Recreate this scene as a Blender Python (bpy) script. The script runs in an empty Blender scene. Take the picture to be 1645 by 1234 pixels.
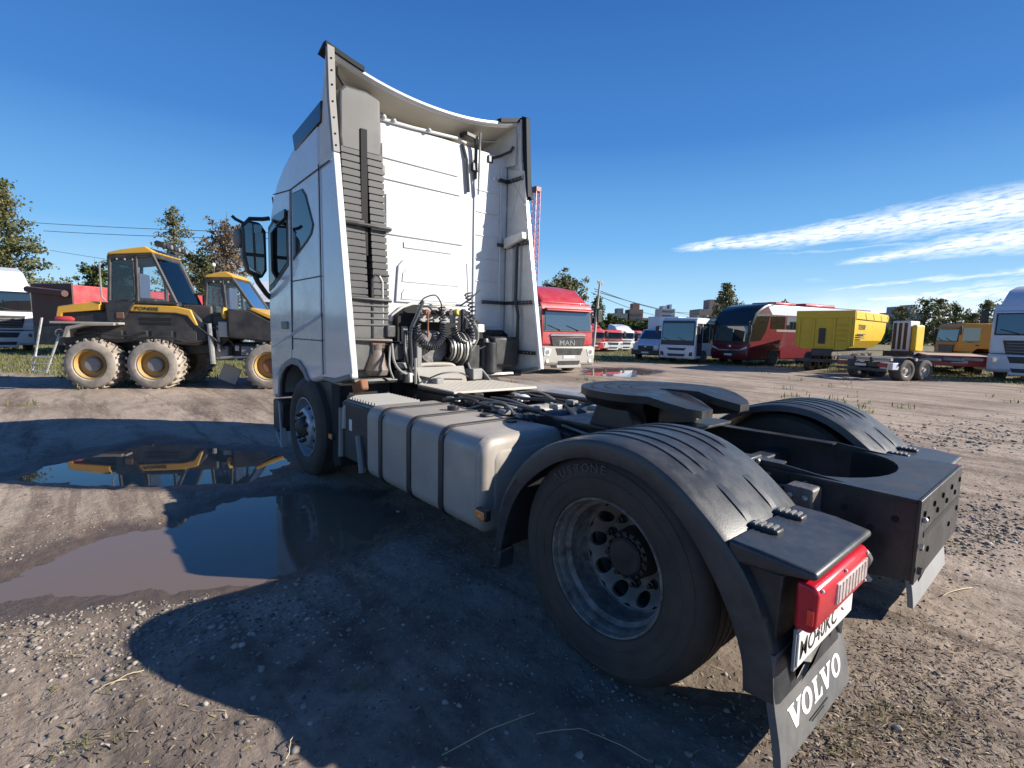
import bpy, bmesh, math, random
import numpy as np
from mathutils import Vector, Matrix
random.seed(7); RNG = np.random.default_rng(11)
PI = math.pi
S = bpy.context.scene
COL = S.collection

# ------------------------------------------------------------------ camera, sky, sun, exposure
CAM = (-1.341, 2.910, 1.532)
F_ = Vector((0.75277206, -0.64984626, -0.10504314)); R_ = Vector((-0.65163616, -0.75824079, 0.02100508)); U_ = Vector((0.09329806, -0.05263787, 0.99424581))
cd = bpy.data.cameras.new('camera'); cam = bpy.data.objects.new('camera', cd); COL.objects.link(cam)
m = Matrix.Identity(4)
for i in range(3): m[i][0] = R_[i]; m[i][1] = U_[i]; m[i][2] = -F_[i]; m[i][3] = CAM[i]
cam.matrix_world = m
cd.sensor_width = 36; cd.lens = 811.0 * 36 / 1645; cd.clip_start = 0.05; cd.clip_end = 3000
S.camera = cam

SUN_EL = 26.0; SUN_DIR = Vector((-0.70, -0.71, 0)).normalized()      # horizontal direction towards the sun
sun_az = math.atan2(SUN_DIR.x, SUN_DIR.y)
W = bpy.data.worlds.new('World'); S.world = W; W.use_nodes = True
nt = W.node_tree; nt.nodes.clear()
def N(nt, t, **k):
    n = nt.nodes.new(t)
    for a, b in k.items(): setattr(n, a, b)
    return n
def mth(nt, op, a, b=None, c=None, clamp=False):
    n = N(nt, 'ShaderNodeMath', operation=op); n.use_clamp = clamp
    for i, v in enumerate((a, b, c)):
        if v is None: continue
        if isinstance(v, (int, float)): n.inputs[i].default_value = v
        else: nt.links.new(v, n.inputs[i])
    return n.outputs[0]
sky = N(nt, 'ShaderNodeTexSky', sky_type='NISHITA'); sky.sun_disc = False
sky.sun_elevation = math.radians(SUN_EL); sky.sun_rotation = sun_az
sky.air_density = 1.0; sky.dust_density = 0.35; sky.ozone_density = 2.5; sky.altitude = 50
tc = N(nt, 'ShaderNodeTexCoord'); sep = N(nt, 'ShaderNodeSeparateXYZ'); nt.links.new(tc.outputs['Generated'], sep.inputs[0])
az = mth(nt, 'MULTIPLY', mth(nt, 'ARCTAN2', sep.outputs[1], sep.outputs[0]), 180 / PI)
el = mth(nt, 'MULTIPLY', mth(nt, 'ARCSINE', sep.outputs[2]), 180 / PI)
cmb = N(nt, 'ShaderNodeCombineXYZ')
nt.links.new(mth(nt, 'MULTIPLY', az, 0.24), cmb.inputs[0]); nt.links.new(mth(nt, 'SUBTRACT', mth(nt, 'MULTIPLY', el, 1.35), mth(nt, 'MULTIPLY', az, -0.12)), cmb.inputs[1])
ns = N(nt, 'ShaderNodeTexNoise'); ns.inputs['Scale'].default_value = 1.0; ns.inputs['Detail'].default_value = 7; ns.inputs['Roughness'].default_value = .58; ns.inputs['Distortion'].default_value = .5
nt.links.new(cmb.outputs[0], ns.inputs[0])
ns2 = N(nt, 'ShaderNodeTexNoise'); ns2.inputs['Scale'].default_value = 4.2; ns2.inputs['Detail'].default_value = 5
nt.links.new(cmb.outputs[0], ns2.inputs[0])
nz = mth(nt, 'SUBTRACT', ns.outputs[0], 0.5); nz2 = mth(nt, 'SUBTRACT', ns2.outputs[0], 0.5)
# streaks of cirrus: tip azimuth, centre elevation at tip, slope, half width at tip and its growth, brightness, limit azimuth
STREAKS = [(-57.5, 8.80, .067, .30, .062, 1.0, 60), (-72.5, 6.90, .110, .18, .100, 1.0, 60), (-70.5, 4.60, .055, .10, .022, .7, 60), (-73.5, 3.35, .05, .20, .075, .85, 60), (-66.0, 8.05, .02, .10, .01, .35, 20), (-66.0, 3.0, .03, .06, .012, .3, 26), (-70.0, 5.45, 0.0, .16, .0, .8, 2.6), (-74.0, 6.9, .02, .03, .010, .55, 10)]
cov = None
for (a0, e0, sl, hw, gr, br, lim) in STREAKS:
    t = mth(nt, 'SUBTRACT', a0, az)                       # degrees to the right of the tip
    c = mth(nt, 'ADD', mth(nt, 'MULTIPLY', t, sl), e0)
    w = mth(nt, 'ADD', mth(nt, 'MULTIPLY', t, gr), hw)
    d = mth(nt, 'ABSOLUTE', mth(nt, 'SUBTRACT', mth(nt, 'ADD', el, mth(nt, 'MULTIPLY', nz, 1.5)), c))
    q = mth(nt, 'DIVIDE', mth(nt, 'SUBTRACT', w, d), mth(nt, 'ADD', mth(nt, 'MULTIPLY', w, .85), .12), clamp=True)
    q = mth(nt, 'MULTIPLY', q, mth(nt, 'MULTIPLY', t, .35, clamp=True))
    q = mth(nt, 'MULTIPLY', q, mth(nt, 'MULTIPLY', mth(nt, 'SUBTRACT', lim, t), .5, clamp=True))
    q = mth(nt, 'MULTIPLY', q, mth(nt, 'ADD', mth(nt, 'MULTIPLY', nz2, 3.6), .86, clamp=True))
    q = mth(nt, 'MULTIPLY', q, br)
    cov = q if cov is None else mth(nt, 'MAXIMUM', cov, q)
# a thin veil low on the horizon towards the right
veil = mth(nt, 'MULTIPLY', mth(nt, 'MULTIPLY', mth(nt, 'SUBTRACT', 5.0, el), .28, clamp=True), mth(nt, 'MULTIPLY', mth(nt, 'SUBTRACT', -62.0, az), .07, clamp=True))
cov = mth(nt, 'MAXIMUM', cov, mth(nt, 'MULTIPLY', veil, mth(nt, 'ADD', mth(nt, 'MULTIPLY', nz, 1.4), .75, clamp=True)))
cov = mth(nt, 'MULTIPLY', cov, mth(nt, 'MULTIPLY', el, 1.0, clamp=True))
mx = N(nt, 'ShaderNodeMix', data_type='RGBA'); nt.links.new(cov, mx.inputs[0])
gam = N(nt, 'ShaderNodeHueSaturation'); gam.inputs['Saturation'].default_value = 1.0; gam.inputs['Value'].default_value = 1.0
nt.links.new(sky.outputs[0], gam.inputs['Color'])
ramp = N(nt, 'ShaderNodeValToRGB'); nt.links.new(mth(nt, 'DIVIDE', el, 60.0, clamp=True), ramp.inputs[0])
SKY = [(0, (7.6, 10.4, 11.6)), (.05, (5.4, 9.0, 11.8)), (.15, (2.2, 5.8, 10.6)), (.32, (.75, 2.85, 7.7)), (.6, (.27, 1.42, 5.0)), (1, (.18, .95, 3.6))]
ramp.color_ramp.elements[0].position = 0; ramp.color_ramp.elements[1].position = 1
for p_, c_ in SKY[1:-1]: ramp.color_ramp.elements.new(p_)
for e_, (p_, c_) in zip(ramp.color_ramp.elements, SKY): e_.position = p_; e_.color = (*c_, 1)
mxs = N(nt, 'ShaderNodeMix', data_type='RGBA'); mxs.inputs[0].default_value = .92; nt.links.new(gam.outputs[0], mxs.inputs[6]); nt.links.new(ramp.outputs[0], mxs.inputs[7])
nt.links.new(mxs.outputs[2], mx.inputs[6]); mx.inputs[7].default_value = (14, 14.4, 15, 1)
bg = N(nt, 'ShaderNodeBackground'); bg.inputs[1].default_value = 0.050; nt.links.new(mx.outputs[2], bg.inputs[0])
wo = N(nt, 'ShaderNodeOutputWorld'); nt.links.new(bg.outputs[0], wo.inputs[0])

sl = bpy.data.lights.new('sun', 'SUN'); sun = bpy.data.objects.new('sun', sl); COL.objects.link(sun)
sl.energy = 5.0; sl.angle = math.radians(.5); sl.color = (1, .93, .82)
sd = Vector((SUN_DIR.x * math.cos(math.radians(SUN_EL)), SUN_DIR.y * math.cos(math.radians(SUN_EL)), math.sin(math.radians(SUN_EL))))
sun.rotation_euler = sd.to_track_quat('Z', 'Y').to_euler()
S.view_settings.view_transform = 'Standard'; S.view_settings.look = 'None'; S.view_settings.exposure = 0.85; S.view_settings.gamma = 1; S.view_settings.use_curve_mapping = False

def px(u, v, z=0.0):
    """ground (or level z) point seen at a pixel of the photograph; used for placing things at their real spots"""
    d = F_ + R_ * ((u - 822.5) / 811.0) - U_ * ((v - 617.0) / 811.0)
    t = (z - CAM[2]) / d.z
    return (CAM[0] + d.x * t, CAM[1] + d.y * t)
def pxd(u, v, D):
    d = F_ + R_ * ((u - 822.5) / 811.0) - U_ * ((v - 617.0) / 811.0)
    return (CAM[0] + d.x * D, CAM[1] + d.y * D, CAM[2] + d.z * D)

# ------------------------------------------------------------------ mesh helpers
class MB:
    def __init__(s): s.v = []; s.f = []
    def add(s, v, f):
        n = len(s.v); s.v += [tuple(p) for p in v]; s.f += [tuple(i + n for i in q) for q in f]; return s
    def box(s, x0, x1, y0, y1, z0, z1):
        v = [(x, y, z) for x in (x0, x1) for y in (y0, y1) for z in (z0, z1)]
        return s.add(v, [(0, 1, 3, 2), (4, 6, 7, 5), (0, 4, 5, 1), (2, 3, 7, 6), (0, 2, 6, 4), (1, 5, 7, 3)])
    def obox(s, c, size, rz=0, ry=0, rx=0):
        R = Matrix.Rotation(rz, 3, 'Z') @ Matrix.Rotation(ry, 3, 'Y') @ Matrix.Rotation(rx, 3, 'X'); c = Vector(c)
        v = [c + R @ Vector((x * size[0] / 2, y * size[1] / 2, z * size[2] / 2)) for x in (-1, 1) for y in (-1, 1) for z in (-1, 1)]
        return s.add(v, [(0, 1, 3, 2), (4, 6, 7, 5), (0, 4, 5, 1), (2, 3, 7, 6), (0, 2, 6, 4), (1, 5, 7, 3)])
    def prism(s, pts, ax, a0, a1):
        def P(p, a): return (a, p[0], p[1]) if ax == 'x' else (p[0], a, p[1]) if ax == 'y' else (p[0], p[1], a)
        n = len(pts)
        return s.add([P(p, a0) for p in pts] + [P(p, a1) for p in pts], [tuple(range(n)), tuple(range(2 * n - 1, n - 1, -1))] + [(i, (i + 1) % n, n + (i + 1) % n, n + i) for i in range(n)])
    def loft(s, rings, cap=True, closed=True):
        n = len(rings[0]); v = [p for r in rings for p in r]; f = []
        for k in range(len(rings) - 1):
            for i in range(n if closed else n - 1):
                j = (i + 1) % n; f.append((k * n + i, k * n + j, (k + 1) * n + j, (k + 1) * n + i))
        if cap: f += [tuple(range(n)), tuple(range(len(v) - 1, len(v) - n - 1, -1))]
        return s.add(v, f)
    def tube(s, path, r, n=8, cap=True):
        path = [Vector(p) for p in path]; rings = []; up = None
        for i, p in enumerate(path):
            t = (path[min(i + 1, len(path) - 1)] - path[max(i - 1, 0)]).normalized()
            if up is None: up = Vector((0, 0, 1)) if abs(t.z) < .9 else Vector((1, 0, 0))
            a = up - t * up.dot(t)
            if a.length < 1e-4: a = Vector((1, 0, 0)) - t * t.x
            a.normalize(); up = a; b = t.cross(a); rr = r[i] if isinstance(r, (list, tuple)) else r
            rings.append([p + (a * math.cos(2 * PI * k / n) + b * math.sin(2 * PI * k / n)) * rr for k in range(n)])
        return s.loft(rings, cap)
    def lathe(s, prof, c, ax='y', n=48, sgn=1, a0=0, a1=None):
        """prof: (radius, offset along axis)"""
        full = a1 is None; m = n if full else n + 1
        rings = []
        for (r, o) in prof:
            ring = []
            for k in range(m):
                a = (2 * PI * k / n) if full else a0 + (a1 - a0) * k / n
                ca, sa = math.cos(a) * r, math.sin(a) * r; o2 = o * sgn
                ring.append((c[0] + ca, c[1] + o2, c[2] + sa) if ax == 'y' else (c[0] + o2, c[1] + ca, c[2] + sa) if ax == 'x' else (c[0] + ca, c[1] + sa, c[2] + o2))
            rings.append(ring)
        return s.loft(rings, False, full)
    def cyl(s, c, r, h, ax='z', n=20):
        return s.lathe([(0.0001, 0), (r, 0), (r, h), (0.0001, h)], c, ax, n)
    def ball(s, c, r, n=10, sz=(1, 1, 1)):
        rings = []
        for k in range(n // 2 + 1):
            a = PI * k / (n // 2); rr = max(math.sin(a), 1e-3)
            rings.append([(c[0] + r * sz[0] * rr * math.cos(2 * PI * i / n), c[1] + r * sz[1] * rr * math.sin(2 * PI * i / n), c[2] - r * sz[2] * math.cos(a)) for i in range(n)])
        return s.loft(rings, False)
    def xf(s, M):
        s.v = [tuple(M @ Vector(p)) for p in s.v]; return s
    def join(s, o): return s.add(o.v, o.f)
def link(name, data, parent=None):
    o = bpy.data.objects.new(name, data); COL.objects.link(o)
    if parent: o.parent = parent
    return o
def put(name, mb, mat, parent=None, bevel=0, smooth=True, seg=2, ang=32):
    me = bpy.data.meshes.new(name); me.from_pydata(mb.v, [], mb.f)
    bm = bmesh.new(); bm.from_mesh(me); bmesh.ops.recalc_face_normals(bm, faces=bm.faces); bm.to_mesh(me); bm.free()
    if smooth:
        me.polygons.foreach_set('use_smooth', [True] * len(me.polygons)); me.set_sharp_from_angle(angle=math.radians(ang))
    me.materials.append(mat); o = link(name, me, parent)
    if bevel:
        b = o.modifiers.new('bevel', 'BEVEL'); b.width = bevel; b.segments = seg; b.limit_method = 'ANGLE'; b.angle_limit = math.radians(35); b.harden_normals = False
    return o
def root(name, label, cat, loc=(0, 0, 0), rz=0, group=None, scale=1):
    o = link(name, None); o.location = loc if len(loc) == 3 else (*loc, 0); o.rotation_euler = (0, 0, rz); o.scale = (scale,) * 3
    o['label'] = label; o['category'] = cat
    if group: o['group'] = group
    return o
def tag(o, label=None, cat=None, group=None, kind=None):
    for k, v in (('label', label), ('category', cat), ('group', group), ('kind', kind)):
        if v: o[k] = v
    return o
def text(name, body, size, M, mat, parent, depth=.002, align='LEFT', sx=1.0):
    cu = bpy.data.curves.new(name, 'FONT'); cu.body = body; cu.size = size; cu.extrude = depth; cu.align_x = align; cu.resolution_u = 3; cu.offset = size * .004
    t = bpy.data.objects.new(name, cu); me = bpy.data.meshes.new_from_object(t); bpy.data.objects.remove(t)
    me.transform(M @ Matrix.Diagonal((sx, 1, 1, 1))); me.materials.clear(); me.materials.append(mat)
    return link(name, me, parent)
def frame(o, x, y, z):
    M = Matrix.Identity(4)
    for i in range(3): M[i][0] = x[i]; M[i][1] = y[i]; M[i][2] = z[i]; M[i][3] = o[i]
    return M

# ------------------------------------------------------------------ materials
def pm(name, col, rough=.5, metal=0., var=0., vs=4., bump=0., bs=60., coat=0., dust=None, ds=3., damt=.5, spec=.5, alpha=1., emis=None, trans=0., dcov=.5):
    m = bpy.data.materials.new(name); m.use_nodes = True; t = m.node_tree; p = t.nodes['Principled BSDF']
    p.inputs['Roughness'].default_value = rough; p.inputs['Metallic'].default_value = metal; p.inputs['Specular IOR Level'].default_value = spec
    p.inputs['Coat Weight'].default_value = coat; p.inputs['Coat Roughness'].default_value = .05; p.inputs['Transmission Weight'].default_value = trans
    c = (*col, 1); p.inputs['Base Color'].default_value = c; m.diffuse_color = c
    tcn = N(t, 'ShaderNodeTexCoord'); out = None
    if var:
        n1 = N(t, 'ShaderNodeTexNoise'); n1.inputs['Scale'].default_value = vs; n1.inputs['Detail'].default_value = 6; n1.inputs['Roughness'].default_value = .6; t.links.new(tcn.outputs['Object'], n1.inputs[0])
        mr = N(t, 'ShaderNodeMapRange'); t.links.new(n1.outputs[0], mr.inputs[0]); mr.inputs[1].default_value = .3; mr.inputs[2].default_value = .7; mr.inputs[3].default_value = 1 - var; mr.inputs[4].default_value = 1 + var
        vm = N(t, 'ShaderNodeVectorMath', operation='SCALE'); vm.inputs[0].default_value = col; t.links.new(mr.outputs[0], vm.inputs[3]); out = vm.outputs[0]
        rr = mth(t, 'MULTIPLY', mr.outputs[0], rough, clamp=True); t.links.new(rr, p.inputs['Roughness'])
    if dust:
        n2 = N(t, 'ShaderNodeTexNoise'); n2.inputs['Scale'].default_value = ds; n2.inputs['Detail'].default_value = 8; n2.inputs['Roughness'].default_value = .68; t.links.new(tcn.outputs['Object'], n2.inputs[0])
        mr = N(t, 'ShaderNodeMapRange'); t.links.new(n2.outputs[0], mr.inputs[0]); mr.inputs[1].default_value = dcov - .12; mr.inputs[2].default_value = dcov + .2; mr.inputs[3].default_value = 0; mr.inputs[4].default_value = damt
        mxx = N(t, 'ShaderNodeMix', data_type='RGBA'); t.links.new(mr.outputs[0], mxx.inputs[0])
        if out: t.links.new(out, mxx.inputs[6])
        else: mxx.inputs[6].default_value = c
        mxx.inputs[7].default_value = (*dust, 1); out = mxx.outputs[2]
        base = p.inputs['Roughness'].links[0].from_socket if p.inputs['Roughness'].is_linked else None
        rr = N(t, 'ShaderNodeMix', data_type='FLOAT'); t.links.new(mr.outputs[0], rr.inputs[0]); rr.inputs[3].default_value = .9
        if base: t.links.new(base, rr.inputs[2])
        else: rr.inputs[2].default_value = rough
        t.links.new(rr.outputs[0], p.inputs['Roughness'])
        if metal:
            t.links.new(mth(t, 'MULTIPLY', mth(t, 'SUBTRACT', 1., mr.outputs[0]), metal), p.inputs['Metallic'])
    if out: t.links.new(out, p.inputs['Base Color'])
    if bump:
        n3 = N(t, 'ShaderNodeTexNoise'); n3.inputs['Scale'].default_value = bs; n3.inputs['Detail'].default_value = 4; t.links.new(tcn.outputs['Object'], n3.inputs[0])
        b = N(t, 'ShaderNodeBump'); b.inputs['Strength'].default_value = bump; b.inputs['Distance'].default_value = .01; t.links.new(n3.outputs[0], b.inputs['Height']); t.links.new(b.outputs[0], p.inputs['Normal'])
    if emis: p.inputs['Emission Color'].default_value = (*emis[:3], 1); p.inputs['Emission Strength'].default_value = emis[3]
    return m
def glassmat(name, tint=(.55, .62, .66), refl=.12, opac=.0, dark=(.02, .025, .03)):
    """a thin pane: see-through with a tint, mirror reflection by Fresnel"""
    m = bpy.data.materials.new(name); m.use_nodes = True; t = m.node_tree; t.nodes.clear()
    tr = N(t, 'ShaderNodeBsdfTransparent'); tr.inputs[0].default_value = (*tint, 1)
    gl = N(t, 'ShaderNodeBsdfGlossy'); gl.inputs['Roughness'].default_value = .02
    df = N(t, 'ShaderNodeBsdfDiffuse'); df.inputs[0].default_value = (*dark, 1)
    m1 = N(t, 'ShaderNodeMixShader'); m1.inputs[0].default_value = opac; t.links.new(tr.outputs[0], m1.inputs[1]); t.links.new(df.outputs[0], m1.inputs[2])
    fr = N(t, 'ShaderNodeFresnel'); fr.inputs[0].default_value = 1.5
    f2 = mth(t, 'ADD', fr.outputs[0], refl, clamp=True)
    m2 = N(t, 'ShaderNodeMixShader'); t.links.new(f2, m2.inputs[0]); t.links.new(m1.outputs[0], m2.inputs[1]); t.links.new(gl.outputs[0], m2.inputs[2])
    o = N(t, 'ShaderNodeOutputMaterial'); t.links.new(m2.outputs[0], o.inputs[0]); return m
DUST = (.26, .21, .17)
white = pm('white_paint', (.60, .61, .63), .20, coat=.6, dust=(.42, .38, .33), ds=2.2, damt=.35, dcov=.58, var=.03, bump=.015, bs=1.4)
whitein = pm('white_paint_inner', (.66, .65, .62), .45, var=.05, dust=(.40, .36, .30), ds=3.5, damt=.55, dcov=.5)
cream = pm('cream_underside', (.50, .47, .40), .6, var=.08, vs=2)
blk = pm('black_plastic', (.017, .018, .021), .42, var=.25, vs=9, dust=(.15, .14, .13), ds=6, damt=.22, dcov=.5)
blkg = pm('black_gloss', (.012, .013, .016), .18, coat=.3); blkt = pm('black_trim', (.012, .016, .022), .6, spec=.15)
dark = pm('dark_chassis_paint', (.020, .021, .024), .38, var=.3, vs=7, dust=(.15, .14, .13), ds=5, damt=.3, dcov=.5, bump=.1, bs=90)
fend = pm('mudguard_plastic', (.030, .033, .038), .34, var=.15, vs=5, dust=(.17, .165, .16), ds=9, damt=.22, dcov=.52, bump=.05, bs=160)
rub = pm('tyre_rubber', (.026, .023, .021), .70, var=.25, vs=8, dust=(.085, .066, .052), ds=3.2, damt=.7, dcov=.45, bump=.12, bs=70)
rubl = pm('dusty_rubber', (.13, .115, .10), .9, var=.3, vs=4, dust=(.40, .34, .28), ds=3, damt=.9, dcov=.38, bump=.2, bs=30)
rim = pm('steel_rim', (.22, .205, .19), .5, metal=.3, var=.15, vs=6, dust=(.12, .095, .075), ds=3.5, damt=.8, dcov=.42)
rimb = pm('painted_rim_edge', (.23, .215, .20), .5, metal=.2, var=.2, vs=9, dust=(.05, .046, .042), ds=16, damt=.95, dcov=.47)
hubm = pm('hub_metal', (.035, .033, .032), .5, metal=.3, var=.3, vs=20, dust=(.09, .07, .055), ds=8, damt=.6)
nutm = pm('nut_metal', (.06, .055, .05), .45, metal=.7, var=.3, vs=30)
alu = pm('brushed_aluminium', (.40, .37, .335), .44, metal=.5, var=.1, vs=3, dust=(.33, .29, .245), ds=2.4, damt=.75, dcov=.44, bump=.02, bs=20)
steel = pm('bare_steel', (.40, .40, .39), .4, metal=.8, var=.2, vs=12, dust=(.30, .26, .21), ds=8, damt=.5)
grey = pm('grey_plastic', (.20, .20, .20), .55, var=.1, vs=5, dust=(.32, .29, .25), ds=5, damt=.4)
snork = pm('intake_grey', (.075, .076, .079), .5, var=.08, vs=4, dust=(.20, .19, .175), ds=4, damt=.4)
rust = pm('rusty_steel', (.24, .10, .05), .8, var=.35, vs=14)
orange = pm('amber_lens', (.85, .25, .02), .2, coat=.8, spec=.6)
redl = pm('red_lens', (.50, .012, .028), .3, coat=.35, spec=.4)
clearl = pm('clear_lens', (.62, .50, .48), .15, coat=.8, var=.25, vs=60)
winb = glassmat('cab_window_glass', (.10, .12, .14), .10, .35)
mirr = pm('mirror_glass', (.45, .5, .52), .03, metal=1.)
plate = pm('plate_white', (.72, .71, .68), .4, var=.06, dust=(.4, .35, .3), ds=12, damt=.35)
ink = pm('black_ink', (.02, .02, .02), .5)
wlet = pm('white_lettering', (.78, .78, .76), .5, dust=(.35, .33, .3), ds=22, damt=.35, dcov=.55)
flapm = pm('flap_rubber', (.085, .088, .092), .62, var=.15, vs=5, dust=(.24, .22, .20), ds=4, damt=.5, bump=.05, bs=70)
flapg = pm('grey_flap_blank', (.30, .31, .32), .45, var=.1, vs=3, dust=(.2, .18, .16), ds=5, damt=.5)
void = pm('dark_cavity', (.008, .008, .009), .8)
seam = pm('panel_gap', (.055, .06, .065), .7)
grease = pm('greasy_steel', (.014, .014, .015), .36, metal=.2, var=.35, vs=9, dust=(.07, .065, .06), ds=6, damt=.45, bump=.15, bs=60)
hose = pm('hose_black', (.03, .035, .045), .35, var=.2)
brass = pm('yellow_fitting', (.62, .48, .10), .4)
def treadmat():
    m = pm('tread_plate_aluminium', (.62, .59, .52), .5, metal=.25, var=.12, vs=5, dust=(.46, .40, .31), ds=5, damt=.6, dcov=.45); return m
treadm = treadmat(); duct = pm('duct_dark_grey', (.045, .046, .049), .5, var=.1, vs=4, dust=(.13, .125, .12), ds=5, damt=.35)
# ------------------------------------------------------------------ ground
def hashn(ix, iy, seed):
    n = (ix.astype(np.int64) * 374761393 + iy.astype(np.int64) * 668265263 + seed * 1442695041) & 0xffffffff
    n = ((n ^ (n >> 13)) * 1274126177) & 0xffffffff
    return ((n ^ (n >> 16)) & 0xffff) / 65535.0
def vnoise(x, y, seed=0):
    ix = np.floor(x); iy = np.floor(y); fx = x - ix; fy = y - iy
    fx = fx * fx * (3 - 2 * fx); fy = fy * fy * (3 - 2 * fy)
    a = hashn(ix, iy, seed); b = hashn(ix + 1, iy, seed); c = hashn(ix, iy + 1, seed); d = hashn(ix + 1, iy + 1, seed)
    return (a * (1 - fx) + b * fx) * (1 - fy) + (c * (1 - fx) + d * fx) * fy
def fbm(x, y, s, o=4, seed=0, g=.5):
    r = 0; a = 1; t = 0
    for i in range(o): r = r + a * (vnoise(x * s, y * s, seed + i) - .5); t += a; a *= g; s *= 2.03
    return r / t
def sdf(px_, py_, poly):
    P = np.array(poly); n = len(P); d = np.full(px_.shape, 1e9); ins = np.zeros(px_.shape, bool)
    for i in range(n):
        a = P[i]; b = P[(i + 1) % n]; e = b - a
        wx = px_ - a[0]; wy = py_ - a[1]; t = np.clip((wx * e[0] + wy * e[1]) / (e @ e), 0, 1)
        d = np.minimum(d, np.hypot(wx - e[0] * t, wy - e[1] * t))
        c = ((a[1] > py_) != (b[1] > py_)) & (px_ < (b[0] - a[0]) * (py_ - a[1]) / (b[1] - a[1] + 1e-12) + a[0]); ins ^= c
    return np.where(ins, -d, d)
PUD_A = [(5.41, 3.45), (5.85, 3.29), (6.08, 2.94), (6.42, 2.53), (6.62, 2.19), (6.19, 1.9), (5.59, 1.6), (5.05, 1.17), (4.47, 1.07), (4.03, 1.42), (3.98, 1.81), (4.08, 2.2), (4.46, 2.64), (4.88, 3.08)]
PUD_B = [(2.40, 3.6), (2.78, 3.5), (3.04, 3.09), (3.22, 2.79), (3.06, 2.43), (3.33, 2.18), (3.57, 1.8), (3.33, 1.32), (2.82, 0.94), (2.15, 1.05), (1.95, 1.54), (1.96, 1.72), (1.85, 2.06), (1.91, 2.42), (2.08, 2.78), (2.20, 3.2)]
PUD_C = [(12.8, -13.57), (12.17, -15.78), (9.97, -15.04), (9.32, -11.68), (10.58, -10.83)]
PUD_D = [(4.2, 5.9), (3.2, 4.6), (3.5, 6.8)]
def height(x, y):
    sA = np.minimum(sdf(x, y, PUD_A), sdf(x, y, PUD_B)); sC = sdf(x, y, PUD_C)
    wob = fbm(x, y, 1.7, 4, 5) * .60 + fbm(x, y, 9, 3, 25) * .20
    sh = np.minimum(sA - .05 + wob * .5, sC + wob)
    r = np.hypot(x - CAM[0], y - CAM[1]); near = np.clip(1.6 - r / 16, .0, 1)
    h = .016 + .020 * fbm(x, y, .9, 3, 1) + near * (.014 * fbm(x, y, 5, 4, 2) + .009 * fbm(x, y, 22, 3, 3)) 
    h = h + np.clip(sh * .11, -.045, .012) - .006
    # wheel ruts running across the yard
    rut = vnoise(x * .35 + 3, (y + x * .35) * 2.6, 9) ; h = h - near * .010 * np.clip((rut - .62) * 5, 0, 1) * (sh > .2)
    # clods
    cl = fbm(x, y, 13, 2, 31); gm = np.clip(fbm(x, y, .6, 2, 12) * 3 + .3, 0, 1)
    h = h + near * gm * .016 * np.clip(cl - .10, 0, 1) * (sh > .05)
    h = h + np.clip((r - 60) / 200, 0, 1) * 0
    return h, sh
ang = np.concatenate([np.radians(np.arange(-180, -106, 6.0)), np.radians(np.linspace(-106, 26, 900)), np.radians(np.arange(32, 180, 6.0))])
rad = np.concatenate([[0.02, .3], np.geomspace(.55, 70, 420), np.geomspace(76, 1500, 22)])
A, Rr = np.meshgrid(ang, rad)
X = CAM[0] + Rr * np.cos(A); Y = CAM[1] + Rr * np.sin(A); Hh, SH = height(X, Y)
na, nr = len(ang), len(rad); idx = np.arange(na * nr).reshape(nr, na)
q = np.stack([idx[:-1, :], np.roll(idx, -1, 1)[:-1, :], np.roll(idx, -1, 1)[1:, :], idx[1:, :]], -1).reshape(-1, 4)
me = bpy.data.meshes.new('ground'); me.vertices.add(na * nr); me.vertices.foreach_set('co', np.stack([X, Y, Hh], -1).astype(np.float32).ravel())
me.loops.add(q.size); me.loops.foreach_set('vertex_index', q.ravel().astype(np.int32)); me.polygons.add(len(q)); me.polygons.foreach_set('loop_start', np.arange(0, q.size, 4, dtype=np.int32))
me.update(); me.validate(); me.polygons.foreach_set('use_smooth', np.ones(len(me.polygons), bool))
GRASS = [(px(0, 585), px(0, 610)[0]), ]
def grassy(x, y):
    """how much grass grows: verges under and behind the parked vehicles, thin patches elsewhere"""
    r = np.hypot(x - CAM[0], y - CAM[1]); a = np.degrees(np.arctan2(y - CAM[1], x - CAM[0]))
    n = fbm(x, y, .5, 4, 77) * 2
    # distance of the verge edge as a function of bearing
    edge = np.interp(a, [-100, -85, -75, -66, -56, -46, -40, -20, -5, 0, 4, 12], [21, 23.5, 26, 26.5, 25.5, 24, 24, 16, 14.2, 15.5, 19, 22])
    g = np.clip((r - edge) / 3 + n * .55, 0, 1)
    p = np.clip((fbm(x, y, 1.1, 3, 88) - .17) * 6, 0, 1) * np.clip((r - 3) / 4, .25, 1) * .55
    return np.clip(np.maximum(g, p), 0, 1)
at = me.attributes.new('wet', 'FLOAT', 'POINT'); at.data.foreach_set('value', np.clip(1 - SH / .28, 0, 1).astype(np.float32).ravel())
at = me.attributes.new('grass', 'FLOAT', 'POINT'); at.data.foreach_set('value', grassy(X, Y).astype(np.float32).ravel())
damp_shade = (1 - np.clip((np.hypot(X - CAM[0], Y - CAM[1]) - 2.5 + fbm(X, Y, .9, 4, 61) * 3.2) / 1.8, 0, 1))  # damp foreground soil, with shade around the truck also put into this darkening
damp_shade = np.maximum(damp_shade, np.clip(fbm(X, Y, .35, 4, 63) * 5 - .3, 0, 1) * .5) * np.clip((Rr - .2) * 9, 0, 1)
at = me.attributes.new('damp_shade', 'FLOAT', 'POINT'); at.data.foreach_set('value', damp_shade.astype(np.float32).ravel())
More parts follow.
